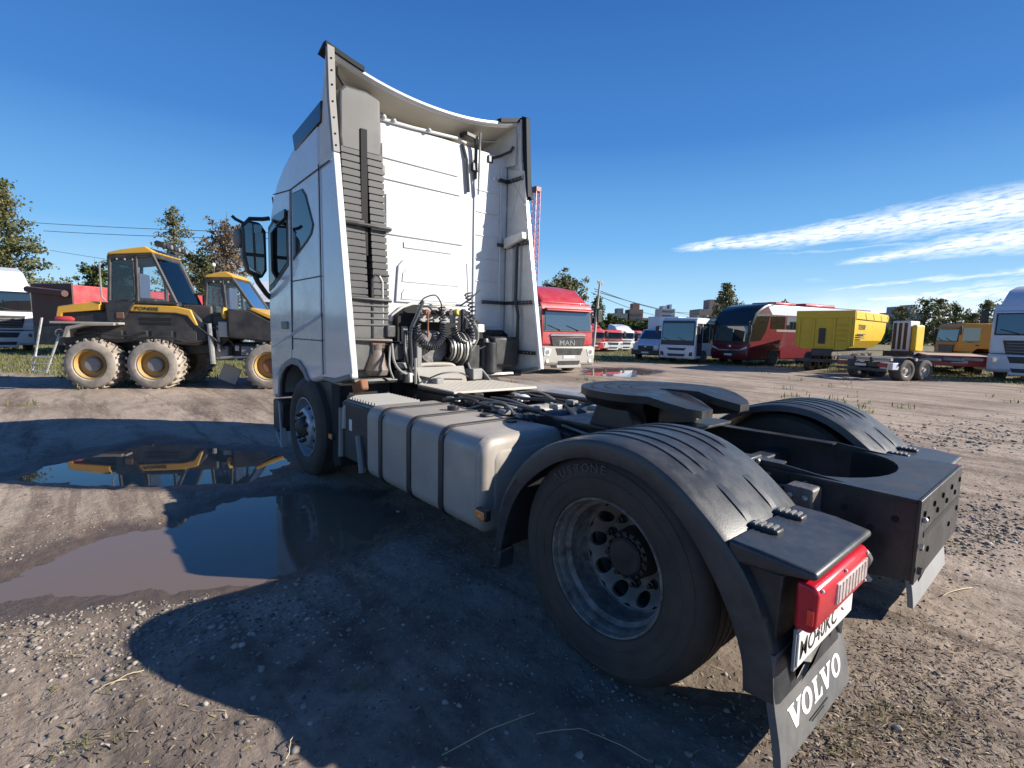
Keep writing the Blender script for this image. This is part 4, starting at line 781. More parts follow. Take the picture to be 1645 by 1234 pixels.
for sy in (1, -1):
    put('sun_block_beam', MB().box(-.55, .60, sy * .44, sy * .58, .40, .60), dark, T, bevel=.02); put('sun_block_cylinder', MB().cyl((.12, sy * .50, .62), .085, .26, 'x', 16), dark, T, bevel=.01)  # beams and cylinders added to block sun leaking under the truck
put('sun_block_box', MB().box(.62, .89, .44, .60, .22, .64), dark, T, bevel=.015)  # box added to close the sunlit gap between tank and rear wheel
put('propeller_shaft', MB().tube([(.2, 0, .56), (3.2, 0, .75)], .055, 12), dark, T)
for sx in (.42, -.42):
    for sy in (1, -1): put('air_spring', MB().lathe([(.0001, 0), (.10, 0), (.13, .05), (.12, .10), (.13, .15), (.12, .22), (.0001, .24)], (sx, sy * .52, .48), 'z', 20), blk, T)
for sy in (1, -1): put('shock_absorber', MB().tube([(-.30, sy * .55, .38), (-.40, sy * .48, .85)], .038, 10), dark, T)
put('air_tank', MB().lathe([(.0001, 0), (.08, .01), (.115, .05), (.115, .55), (.08, .59), (.0001, .60)], (1.35, -.30, .82), 'y', 24), dark, T)
put('air_tank', MB().lathe([(.0001, 0), (.08, .01), (.105, .05), (.105, .45), (.08, .49), (.0001, .50)], (1.78, -.25, .80), 'y', 24), steel, T)
# pipes and boxes lying over the rails, between tank and fifth wheel
put('long_tube', MB().tube([(2.9, .43, .965), (2.2, .42, .968), (1.2, .42, .962)], .022, 8), dark, T)
put('long_tube', MB().tube([(2.35, -.34, .96), (1.2, -.36, .955)], .018, 8), dark, T)
for pts, r_, mt in (([(2.6, .35, .96), (2.0, .30, .95), (1.5, .34, .93), (1.2, .28, .90)], .012, blk), ([(2.2, .1, .93), (1.8, .22, .96), (1.5, .2, .92), (1.1, .2, .88)], .010, grey), ([(2.3, -.1, .92), (1.9, 0, .95), (1.5, -.05, .96), (1.2, .1, .9)], .014, blk), ([(2.3, .55, .93), (2.0, .50, .97), (1.7, .56, .96), (1.4, .50, .94)], .011, blk), ([(1.9, .62, .90), (1.6, .50, .99), (1.3, .60, .95)], .009, grey), ([(2.3, -.2, .93), (2.0, -.28, .98), (1.7, -.2, .95)], .011, steel), ([(1.2, .45, .96), (.8, .45, .93), (.3, .44, .95), (-.2, .45, .93)], .012, blk), ([(1.0, .43, .9), (.5, .47, .87), (0, .44, .9), (-.4, .5, .82)], .010, grey)):
    hoses(curve(pts), r_, mt, 'cable')
rs = random.Random(3)
for k in range(34):
    x = rs.uniform(1.15, 2.3); y = rs.choice([rs.uniform(.40, .62), rs.uniform(.40, .62), rs.uniform(-.3, .3)]); s_ = rs.uniform(.03, .09)
    put('chassis_fitting', MB().obox((x, y, .93 + s_ * .2), (s_ * 1.4, s_, s_ * .6), rz=rs.uniform(-.4, .4)), rs.choice([dark, blk, grey, steel, dark]), T, bevel=.008)
put('white_reservoir', MB().ball((1.95, -.06, .94), .06, 14, (1.4, 1, .6)), plate, T)
# tread-plate catwalk
cw = put('catwalk_plate', MB().prism([(2.95, .42), (2.26, .46), (2.20, -.46), (2.95, -.50)], 'z', .985, .997), treadm, T, bevel=.002)
tp = MB()
for i in range(17):
    for j in range(22):
        x = 2.29 + i * .038; y = -.43 + j * .040
        a = PI / 4 if (i + j) % 2 else -PI / 4; c, s_ = math.cos(a), math.sin(a)
        tp.add([(x - c * .015, y - s_ * .015, .9971), (x + s_ * .004, y - c * .004, .9971), (x + c * .015, y + s_ * .015, .9971), (x - s_ * .004, y + c * .004, .9971), (x, y, 1.0005)], [(0, 1, 4), (1, 2, 4), (2, 3, 4), (3, 0, 4)])
tag(put('tread_studs', tp, treadm, cw, smooth=False), kind='stuff')
put('catwalk_edge', MB().tube([(2.262, .462, .985), (2.205, -.462, .985)], .012, 6), treadm, cw)
put('catwalk_plate', MB().prism([(2.10, -.42), (1.30, -.44), (1.30, -.62), (2.10, -.62)], 'z', .955, .967), steel, T, bevel=.002)
put('step_plate', MB().prism([(2.9, -.52), (2.0, -.50), (1.5, -.68), (1.5, -1.05), (2.9, -1.05)], 'z', .93, .95), alu, T, bevel=.004)
put('battery_cover', MB().box(2.46, 3.14, .52, 1.10, .34, .865), blk, T, bevel=.02)
mb = MB()
for i in range(11): mb.obox((2.52 + i * .055, .86, .89), (.018, .42, .045), ry=.2)
put('step_grating', mb, grey, T, smooth=False); put('step_top', MB().box(2.47, 3.10, .62, 1.09, .862, .872), pm('dusty_step', (.25, .235, .21), .7, var=.2, vs=9), T, bevel=.003)
put('urea_neck', MB().tube([(3.05, 1.05, .86), (3.07, 1.09, .80), (3.07, 1.10, .62)], .028, 10), pm('beige_neck', (.38, .35, .29), .6), T)
put('side_tube', MB().tube([(3.13, 1.10, .80), (3.13, 1.11, .35)], .03, 8), grey, T)
put('rusty_bracket', MB().obox((3.0, .98, 1.0), (.20, .08, .10), ry=.3), rust, T, bevel=.02)
put('drain_elbow', MB().tube([(2.75, 1.11, .60), (2.70, 1.12, .50), (2.66, 1.12, .30)], .030, 8), grey, T); put('grey_label', MB().box(2.90, 2.96, 1.102, 1.106, .62, .72), plate, T)
for (x, z, y) in ((3.34, .50, 1.12), (.83, .505, 1.24)):
    ml = put('side_marker_lamp', MB().box(x - .05, x + .045, y - .03, y + .012, z - .032, z + .032), blk, T, bevel=.008); put('lens', MB().box(x - .04, x + .035, y + .010, y + .020, z - .024, z + .024), orange, ml, bevel=.006)
    put('bulb_reflector', MB().ball((x - .01, y + .018, z), .010, 8), clearl, ml)
# fuel tank --------------------------------------------------------------
def rrect(y0, y1, z0, z1, r, n=6):
    p = []
    for cy, cz, a0 in ((y1 - r, z1 - r, 0), (y0 + r, z1 - r, PI / 2), (y0 + r, z0 + r, PI), (y1 - r, z0 + r, 1.5 * PI)):
        for k in range(n + 1): a = a0 + PI / 2 * k / n; p.append((cy + r * math.cos(a), cz + r * math.sin(a)))
    return p
for sy in (1, -1):
    sec = rrect(.50, 1.195, .335, .915, .095); xa, xb = (.90, 2.435)
    rings = []
    for x, sh in ((xa, .050), (xa + .006, .030), (xa + .02, .012), (xa + .045, 0), (xb - .045, 0), (xb - .02, .012), (xb, .05)):
        cy, cz = .85, .625; rings.append([(x, sy * (cy + (y - cy) * (1 - sh / .35)), cz + (z - cz) * (1 - sh / .29)) for y, z in sec])
    tk = put('fuel_tank', MB().loft(rings), alu, T, ang=30)
    put('weld_seam', MB().loft([[(x, sy * (.85 + (y - .85) * 1.004), .625 + (z - .625) * 1.005) for y, z in sec] for x in (xa + .048, xa + .056)]), alu, tk)
    sec2 = rrect(.47, 1.205, .325, .925, .10)
    for xs in (2.16, 1.725, 1.315):
        st = put('tank_strap', MB().loft([[(x, sy * y, z) for y, z in sec2] for x in (xs - .026, xs + .026)]), blk, tk, bevel=.003)
    put('end_emboss', MB().loft([[(x, sy * (.85 + (y - .85) * k), .625 + (z - .625) * k) for y, z in sec] for x, k in ((xa + .001, .72), (xa - .007, .68))]), alu, tk, bevel=.003)
    put('tank_cap', MB().cyl((1.86, sy * .74, .915), .045, .035, 'z', 18), blk, tk, bevel=.006)
    put('tank_sensor', MB().cyl((1.22, sy * .70, .915), .04, .012, 'z', 16), blk, tk, bevel=.004); put('tank_sensor', MB().box(1.45, 1.53, sy * .66, sy * .74, .915, .935), blk, tk, bevel=.008)

# rear mudguards, lamps, flaps --------------------------------------------------
for sy in (1, -1):
    outer = [(.705, .345), (.69, .50), (.645, .66), (.56, .80), (.44, .925), (.28, 1.02), (.10, 1.075), (-.07, 1.085), (-.22, 1.06), (-.36, .995), (-.475, .91), (-.57, .825), (-.655, .72), (-.715, .60), (-.750, .47), (-.765, .335)]
    inn = [(.655, .345), (.62, .48), (.57, .62), (.49, .745), (.37, .855), (.24, .935), (.09, .985), (-.07, .99), (-.20, .965), (-.32, .90), (-.42, .815), (-.505, .71), (-.57, .61), (-.615, .52), (-.645, .43), (-.655, .33)]
    n = len(outer)
    from bisect import bisect
    def arcp(P, k=4):
        o = []
        for i in range(len(P) - 1):
            p0 = Vector(P[max(i - 1, 0)]); p1 = Vector(P[i]); p2 = Vector(P[i + 1]); p3 = Vector(P[min(i + 2, len(P) - 1)])
            for j in range(k): u = j / k; o.append(tuple(.5 * ((2 * p1) + (-p0 + p2) * u + (2 * p0 - 5 * p1 + 4 * p2 - p3) * u * u + (-p0 + 3 * p1 - 3 * p2 + p3) * u ** 3)))
        return o + [P[-1]]
    O = arcp(outer); I = arcp(inn); rings = []
    for (ox, oz), (ix, iz) in zip(O, I):
        n2 = Vector((ox + .02, oz - .5)).normalized(); Q = lambda y, d: (ox - n2.x * d, sy * y, oz - n2.y * d)
        rings.append([(ix, sy * 1.250, iz), Q(1.262, .035), Q(1.250, .010), Q(1.225, 0), Q(.66, 0), Q(.63, .01), Q(.622, .05), Q(.628, .05), Q(.64, .012), Q(1.22, .010), (ix, sy * 1.240, iz)])
    mg = put('rear_mudguard', MB().loft(rings), fend, T, ang=38)
    put('mudguard_front_tab', MB().prism([(.71, .36), (.645, .36), (.655, .25), (.69, .26)], 'y', sy * 1.15, sy * 1.255), fend, mg, bevel=.01)
    # raised ribs along the crown
    for y, (k0, k1) in ((1.115, (9, 36)), (1.03, (8, 36)), (.93, (8, 35)), (.80, (8, 35)), (.72, (9, 34)), (1.04, (38, 43)), (.82, (38, 43))):
        rr_ = []
        for k in range(k0, k1 + 1):
            ox, oz = O[min(k, len(O) - 1)]; n2 = Vector((ox + .02, oz - .5)).normalized(); h_ = .006 if k0 < k < k1 else .001
            w_ = .013 if k1 <= 36 else .020
            rr_.append([(ox - n2.x * .004, sy * (y + w_ + .001), oz - n2.y * .004), (ox + n2.x * h_, sy * (y + w_), oz + n2.y * h_), (ox + n2.x * h_, sy * (y - w_), oz + n2.y * h_), (ox - n2.x * .004, sy * (y - w_ - .001), oz - n2.y * .004)])
        put('mudguard_rib', MB().loft(rr_), fend, mg, ang=30)
        # shadow groove beside each long rib
    # lamp shelf
    shf = put('lamp_shelf', MB().loft([[(-.565, sy * 1.245, .755), (-.565, sy * .66, .755), (-.565, sy * .66, .835), (-.565, sy * 1.245, .835)], [(-.72, sy * 1.25, .77), (-.72, sy * .655, .77), (-.72, sy * .655, .828), (-.72, sy * 1.25, .828)], [(-.845, sy * 1.235, .785), (-.845, sy * .67, .785), (-.845, sy * .67, .812), (-.845, sy * 1.235, .812)]]), fend, mg, bevel=.014, seg=3)
    for y in (1.04, .82):
        cl = put('shelf_clip', MB().box(-.66, -.55, sy * (y - .03), sy * (y + .03), .828, .846), blk, mg, bevel=.006)
        for k in range(4): put('clip_tooth', MB().box(-.645 + k * .022, -.635 + k * .022, sy * (y - .024), sy * (y + .024), .846, .853), grey, mg)
    put('lamp_carrier', MB().prism([(-.60, .76), (-.745, .765), (-.735, .50), (-.64, .36), (-.63, .5)], 'y', sy * .68, sy * 1.22), blk, mg, bevel=.008)
    tl = put('tail_light', MB().prism([(-.785, .768), (-.838, .765), (-.852, .745), (-.848, .630), (-.835, .608), (-.785, .610)], 'y', sy * 1.228, sy * .715), redl, T, bevel=.012, seg=3)
    put('reversing_lens', MB().box(-.856, -.846, sy * .735, sy * 1.06, .655, .728), clearl, tl, bevel=.004)
    for k in range(9): put('lens_rib', MB().box(-.8585, -.8555, sy * (.755 + k * .034), sy * (.775 + k * .034), .66, .723), clearl, tl)
    for y, z in ((1.20, .75), (1.20, .62), (.98, .75), (.98, .615), (.74, .745), (.74, .64)): put('lens_screw', MB().ball((-.852, sy * y, z), .006, 8), plate, tl)
    put('side_lamp_element', MB().box(-.842, -.822, sy * 1.2285, sy * 1.232, .64, .69), pm('lit_red', (.9, .03, .02), .2, coat=1.), tl, bevel=.002)  # brighter red stands in for the lit element; it gives no light
# number plate and flap on the near side
pl = put('number_plate', MB().box(-.800, -.794, .66, 1.205, .470, .585), plate, T, bevel=.002)
RX = Vector((0, -1, 0)); RZ = Vector((0, 0, 1)); RN = Vector((-1, 0, 0))
text('registration', 'MO40KC', .092, frame((-.8006, 1.195, .492), RX, RZ, RN), ink, pl, .0006, 'LEFT', .98)
put('plate_holder', MB().box(-.794, -.784, .65, 1.215, .455, .600), grey, pl, bevel=.003)
put('plate_bracket', MB().prism([(1.16, .47), (1.02, .40), (1.10, .385), (.90, .47)], 'x', -.79, -.775), steel, pl, bevel=.003); put('plate_bracket', MB().prism([(.80, .47), (.72, .39), (.70, .47)], 'x', -.79, -.775), blk, pl)
def flap(y0, y1, zt, zb, mt, name='mud_flap', xb=-.775, xt=-.735):
    n = 10; rr_ = []
    for k in range(n + 1):
        u = k / n; z = zt + (zb - zt) * u; x = xt + (xb - xt) * u + .008 * math.sin(u * 5)
        rr_.append([(x + .014, y0, z), (x + .014, y1, z), (x - .012, y1, z), (x - .012, y0, z)])
    return put(name, MB().loft(rr_), mt, T, ang=40)
fl = flap(.575, 1.250, .50, .125, flapm)
fx = lambda z: -.735 + (-.775 + .735) * (.50 - z) / .375 + .008 * math.sin((.50 - z) / .375 * 5) - .0125
VL = {'V': [[(0, 1), (.44, 1), (.44, .91), (.355, .89), (.53, .38), (.69, .89), (.60, .91), (.60, 1), (.95, 1), (.95, .91), (.88, .89), (.56, 0), (.38, 0), (.07, .89), (0, .91)]],
      'L': [[(0, 1), (.46, 1), (.46, .91), (.345, .89), (.345, .11), (.52, .12), (.63, .36), (.73, .36), (.70, 0), (0, 0), (0, .09), (.10, .11), (.10, .89), (0, .91)]]}
def letter(ch, y, z, h, w):
    b = MB()
    def P(u, v): zz = z + v * h; return (fx(zz) - .0012, y - u * w, zz)
    if ch == 'O':
        n = 28; o_ = [P(.5 + .5 * math.cos(2 * PI * k / n), .5 + .52 * math.sin(2 * PI * k / n)) for k in range(n)]; i_ = [P(.5 + .22 * math.cos(2 * PI * k / n), .5 + .36 * math.sin(2 * PI * k / n)) for k in range(n)]
        b.loft([o_, i_], False)
    else:
        for pl_ in VL[ch]: b.add([P(u, v) for u, v in pl_], [tuple(range(len(pl_)))])
    put('lettering', b, wlet, fl, smooth=False)
for ch, y, w in (('V', 1.165, .125), ('O', 1.052, .095), ('L', .945, .115), ('V', .868, .118), ('O', .752, .095)): letter(ch, y, .205, .082, w)
for k, y in enumerate((1.10, .96, .83, .70)): put('flap_stiffener', MB().box(fx(.42) - .006, fx(.42) + .004, y - .022, y + .022, .36, .48), flapm, fl, bevel=.006)
put('fine_print', MB().box(fx(.17) - .0012, fx(.17) - .0002, .82, 1.0, .172, .178), ink, fl); put('fine_print', MB().box(fx(.16) - .0012, fx(.16) - .0002, .86, .98, .160, .165), ink, fl)
flap(-1.24, -.40, .52, .10, flapg, xb=-.80, xt=-.76)
put('flap_hook', MB().tube(curve([(-.80, -.60, .42), (-.83, -.58, .36), (-.82, -.56, .28), (-.80, -.54, .20)]), .008, 6), blk, T)
put('silver_flap_clip', MB().tube(curve([(-.78, .66, .68), (-.80, .60, .70), (-.82, .56, .66), (-.80, .55, .60), (-.82, .53, .56)]), .012, 6), steel, T)

# fifth wheel ------------------------------------------------------------
FC = (.56, 0); Rf = .495; fz = 1.172
def fwz(x): return fz if x > .30 else fz - (.30 - x) * .28
pts = []
for k in range(49):
    a = math.radians(-118 + 236 * k / 48); pts.append((FC[0] + Rf * math.cos(a), FC[1] + Rf * math.sin(a)))
# outline: from right-rear round the front to left-rear, then ramps and throat
lft = [(.22, .42), (.12, .36), (.07, .29), (.07, .17), (.18, .10), (.30, .075), (.46, .055)]
cap = [(.50, .045), (.54, 0), (.50, -.045)]
outlf = pts + lft + cap + [(x, -y) for x, y in lft[::-1]]
mb = MB(); n = len(outlf)
mb.add([(x, y, fwz(x)) for x, y in outlf] + [(x, y, fwz(x) - .045) for x, y in outlf], [tuple(range(n)), tuple(range(2 * n - 1, n - 1, -1))] + [(i, (i + 1) % n, n + (i + 1) % n, n + i) for i in range(n)])
fw = put('fifth_wheel', mb, grease, T)
for k, r_ in enumerate((.16, .24, .33, .42)):
    ring = MB()
    for i in range(40):
        a0 = math.radians(-110 + 220 * i / 40); a1 = math.radians(-110 + 220 * (i + 1) / 40); ring.add([(FC[0] + (r_ + d) * math.cos(a), (r_ + d) * math.sin(a), fz + .003) for d in (0, .010) for a in (a0, a1)], [(0, 1, 3, 2)])
    put('grease_groove', ring, void, fw, smooth=False)
put('plate_skirt', MB().lathe([(.485, 0), (.455, -.05), (.36, -.10), (.28, -.21)], (FC[0], 0, fz - .04), 'z', 40, 1, math.radians(-115), math.radians(115)), grease, fw)
for sy in (1, -1):
    put('pedestal', MB().prism([(.78, .93), (.70, 1.125), (.50, 1.125), (.42, .93)], 'y', sy * .30, sy * .42), dark, fw, bevel=.01)
    put('ramp_web', MB().prism([(.35, 1.12), (.12, 1.08), (.12, 1.04), (.35, 1.0)], 'y', sy * .26, sy * .28), dark, fw)
put('fifth_wheel_base', MB().box(.25, 1.05, -.47, .47, .932, .950), dark, fw, bevel=.004); put('locking_jaw', MB().box(.44, .66, -.10, .10, 1.08, 1.135), steel, fw, bevel=.01)
put('release_handle', MB().tube([(.75, .2, 1.10), (.78, .46, 1.07), (.78, .54, 1.05)], .013, 6), steel, fw)
# ------------------------------------------------------------------ background materials
redp = pm('red_paint', (.46, .022, .035), .35, coat=.5, var=.05, dust=(.32, .16, .13), ds=3, damt=.35)
redd = pm('dark_red_paint', (.125, .006, .013), .3, coat=.5, var=.05)
ylw = pm('yellow_paint', (.62, .33, .02), .4, coat=.3, var=.06, dust=(.35, .27, .13), ds=3, damt=.35)
tipy = pm('tipper_yellow', (.66, .43, .012), .45, var=.05, dust=(.38, .30, .12), ds=2, damt=.3)
orgy = pm('orange_yellow_paint', (.52, .23, .025), .45, var=.06)
wht2 = pm('vehicle_white', (.62, .65, .70), .35, coat=.4, var=.04, dust=(.40, .37, .33), ds=2, damt=.3)
glb = glassmat('dark_vehicle_glass', (.12, .15, .17), .16, .35, (.03, .04, .045))
gll = glassmat('clear_vehicle_glass', (.93, .95, .955), .0, .0)
bumpg = pm('dusty_grey_bumper', (.42, .41, .37), .6, var=.15, vs=3, dust=(.30, .26, .22), ds=3, damt=.6)
tyb = pm('background_tyre', (.05, .047, .043), .85, dust=(.2, .17, .14), ds=3, damt=.6)
lens = pm('headlight_lens', (.65, .66, .66), .12, coat=.8)
chrome = pm('chrome', (.75, .75, .75), .15, metal=1)
chg = pm('background_chassis', (.035, .033, .032), .6, var=.3, vs=3, dust=DUST, ds=2, damt=.4)
hd = lambda x, y: math.atan2(y, x)

def bwheel(par, x, y, r=.5, w=.28, out=1, rm=rim, nm='wheel', tm=tyb):
    e = link(nm, None, par); e.location = (x, y, r); s = -out
    put('tyre', MB().lathe([(r * .56, .03), (r * .7, -.005), (r * .88, 0), (r * .97, .02), (r, .05), (r, w - .05), (r * .9, w), (r * .56, w)], (0, 0, 0), 'y', 28, s), tm, e)
    put('rim', MB().lathe([(r * .57, .02), (r * .53, .03), (r * .48, .10), (r * .2, .09), (r * .19, .04), (.0001, .035)], (0, 0, 0), 'y', 24, s), rm, e)
    return e
def arm(par, sy, w, z, dark_=blk, L=.22):
    m_ = put('mirror', MB().box(.02, .10, sy * (w / 2 + .10), sy * (w / 2 + .10 + L), z - .38, z + .10), dark_, par, bevel=.03)
    put('mirror_arm', MB().tube([(-.05, sy * w / 2, z + .08), (.06, sy * (w / 2 + .2), z + .12)], .025, 6), dark_, m_); return m_
def lorry(label, loc, heading, h=3.5, w=2.4, paint=redp, bump=bumpg, glass=glb, roof=True, word=None, L=2.2, body=None, group=None, wheels=True, stripe=None, tall=0, grill=blk, side=1, plate_=True, scale=1):
    e = root('parked_truck', label, 'truck', loc, hd(*heading), group, scale)
    zf = .45; zr = h * .78
    sec = [(-.02, 1.05), (-.02, zr * .58), (-.10, zr * .92), (-.22, zr), (-L, zr + .02), (-L, 1.0), (-1.95, 1.0), (-1.85, 1.05), (-1.6, 1.25), (-1.0, 1.25), (-.78, 1.05)]
    put('cab_shell', MB().prism(sec, 'y', -w / 2, w / 2), paint, e, bevel=.06, seg=3)
    if roof:
        put('roof_deflector', MB().loft([[(-.25, -w / 2 + .08, zr - .02), (-.25, w / 2 - .08, zr - .02), (-.3, w / 2 - .2, zr + .05), (-.3, -w / 2 + .2, zr + .05)], [(-.9, -w / 2 + .06, zr), (-.9, w / 2 - .06, zr), (-.9, w / 2 - .22, zr + (h - zr) * .72), (-.9, -w / 2 + .22, zr + (h - zr) * .72)], [(-L + .2, -w / 2 + .05, zr), (-L + .2, w / 2 - .05, zr), (-L + .2, w / 2 - .2, h), (-L + .2, -w / 2 + .2, h)]]), paint, e, bevel=.05)
    # windscreen
    z0, z1 = zr * .60, zr * .91
    ws = put('windscreen_frame', MB().loft([[(x0, -w / 2 + .10, z), (x0, w / 2 - .10, z), (x0 - .03, w / 2 - .10, z), (x0 - .03, -w / 2 + .10, z)] for x0, z in ((.0, z0), (-.085, z1))]), blk, e, bevel=.01)
    put('windscreen', MB().loft([[(x0, -w / 2 + .16, z), (x0, w / 2 - .16, z), (x0 - .02, w / 2 - .16, z), (x0 - .02, -w / 2 + .16, z)] for x0, z in ((.008, z0 + .06), (-.070, z1 - .06))]), glass, ws)
    for y in (.45, -.35): put('wiper', MB().tube([(.02, y, z0 + .05), (.0, y - .55, z0 + .22)], .018, 4), blk, ws)
    put('sun_visor', MB().prism([(-.06, z1 + .04), (.12, z1 - .02), (.13, z1 - .07), (-.08, z1 - .03)], 'y', -w / 2 + .12, w / 2 - .12), paint, e, bevel=.02)
    # grille with slats
    g0, g1 = zr * .36, zr * .53
    gr = put('grille', MB().prism([(-w * .34, g1), (w * .34, g1), (w * .29, g0), (-w * .29, g0)], 'x', -.02, .018), grill, e, bevel=.03)
    if word: text('lettering', word, .26, frame((.022, -.42, (g0 + g1) / 2 - .09), (0, 1, 0), (0, 0, 1), (1, 0, 0)), chrome, gr, .004, 'LEFT', 1.25)
    else:
        for k in range(4): put('grille_slat', MB().box(.018, .035, -w * .29, w * .29, g0 + .06 + k * (g1 - g0) * .22, g0 + .085 + k * (g1 - g0) * .22), grey, gr)
    put('grille_trim', MB().prism([(-w * .36, g1 + .02), (-w * .33, g1 + .10), (w * .33, g1 + .10), (w * .36, g1 + .02)], 'x', 0, .03), chrome if word else paint, gr, bevel=.02)
    put('grille_slot', MB().box(-.02, .012, -w * .30, w * .30, g0 - .18, g0 - .10), blk, gr)
    # bumper with intakes and lamps
    bu = put('bumper', MB().prism([(-.75, 1.10), (.02, 1.02), (.08, .95), (.08, .42), (.0, .32), (-.70, .40), (-.80, .75)], 'y', -w / 2 - .01, w / 2 + .01), bump, e, bevel=.05)
    put('air_intake', MB().prism([(-.62, .95), (.62, .95), (.52, .70), (-.52, .70)], 'x', .07, .088), blk, bu, bevel=.02); put('air_intake', MB().prism([(-.50, .50), (.50, .50), (.42, .34), (-.42, .34)], 'x', .06, .088), blk, bu)
    put('bumper_foot', MB().box(-.3, .09, -.55, .55, .24, .36), bump, bu, bevel=.02)
    for sy in (1, -1):
        hl = put('headlight', MB().prism([(sy * .78, .92), (sy * (w / 2 - .06), .98), (sy * (w / 2 - .04), .70), (sy * .86, .66)], 'x', .07, .094), lens, e, bevel=.02); put('lamp_bowl', MB().cyl((.092, sy * .96, .81), .08, .01, 'x', 14), chrome, hl)
        put('fog_lamp', MB().cyl((.085, sy * .95, .50), .07, .012, 'x', 12), lens, bu)
        put('side_window', MB().prism([(-.22, z1 - .02), (-.16, z0 + .08), (-.55, z0 - .06), (-1.05, z0 + .02), (-1.05, z1 - .02)], 'y', sy * (w / 2 + .002), sy * (w / 2 + .012)), glb, e, smooth=False)
        d_ = put('door', MB().prism([(-.12, z1 + .04), (-.08, 1.15), (-.85, 1.30), (-1.12, 1.35), (-1.12, z1 + .04)], 'y', sy * w / 2, sy * (w / 2 + .006)), paint, e, bevel=.005); put('door_handle', MB().box(-1.05, -.88, sy * w / 2, sy * (w / 2 + .03), z0 - .22, z0 - .16), blk, d_)
        arm(e, sy, w, z1 - .05)
    if plate_: put('number_plate', MB().box(.086, .096, -.26, .26, .58, .69), plate, bu)
    for sy in (1, -1):
        if wheels: bwheel(e, -1.30, sy * (w / 2 - .02), .50, .3, sy)
        put('chassis_rail', MB().box(-L - 3.3, -.8, sy * .34, sy * .42, .62, .88), chg, e)
        if wheels: bwheel(e, -L - 2.3, sy * (w / 2 - .02), .50, .55, sy)
    put('underbody', MB().box(-L - .3, -.7, -.9, .9, .45, 1.0), chg, e)
    if body: body(e, L, w, h)
    return e
# red lorry beside the tractor's far fairing
def man_body(e, L, w, h):
    put('fuel_tank', MB().box(-L - 1.6, -L - .4, -w / 2 + .02, -w / 2 + .6, .45, .95), alu, e, bevel=.06)
mn = lorry('red tractor unit with grey bumper and MAN on its grille, behind the white tractor', (11.15, -10.5), (-.985, .17), 3.28, 2.30, redp, bumpg, glassmat('reflecting_windscreen', (.5, .6, .62), .28, .35, (.16, .20, .20)), word='MAN', body=man_body)
# the row of lorries further back
grp = 'red lorries in a row at the back of the yard'
def whitetop(e, L, w, h): put('roof_box', MB().box(-1.6, -.5, -w / 2 + .2, w / 2 - .2, h * .78, h * .86), wht2, e, bevel=.05)
for i, (u, v, pt, bp, lab) in enumerate(((955, 566, redp, redp, 'red lorry front half hidden by the pole, first of the back row'), (984, 566, redp, wht2, 'red lorry with a white bumper, second in the back row'), (1004, 565, wht2, wht2, 'white-fronted lorry in the back row, third from the pole'), (1018, 563, redp, bumpg, 'dark red lorry at the far end of the back row, next to the van'), (969, 564, redd, bumpg, 'dark lorry with an open cab door between two red ones in the back row'))):
    g = px(u, v); lorry(lab, g, (-.93, .36), 2.75, 2.1, pt, bp, gll if i < 3 else glb, roof=i in (0, 2), group=grp, scale=.82)
# white lorry at the left edge, another behind the second forwarder
g = px(6, 566); lorry('white lorry with black grille cut off by the left edge of the yard view', g, (-1, -.22), 4.15, 2.5, wht2, wht2, glb)
g = px(398, 600); g = (g[0] + 5.2, g[1] - 2.1); lorry('white lorry cab seen behind the second forwarder', g, (-.80, .60), 3.6, 2.4, wht2, wht2, glb)
# white lorry at the right edge
g = px(1584, 610); lorry('pale blue-white lorry with sunken black grille at the right edge', (g[0] - 1.15, g[1] + .2), (.10, .995), 3.75, 2.35, wht2, wht2, glb)

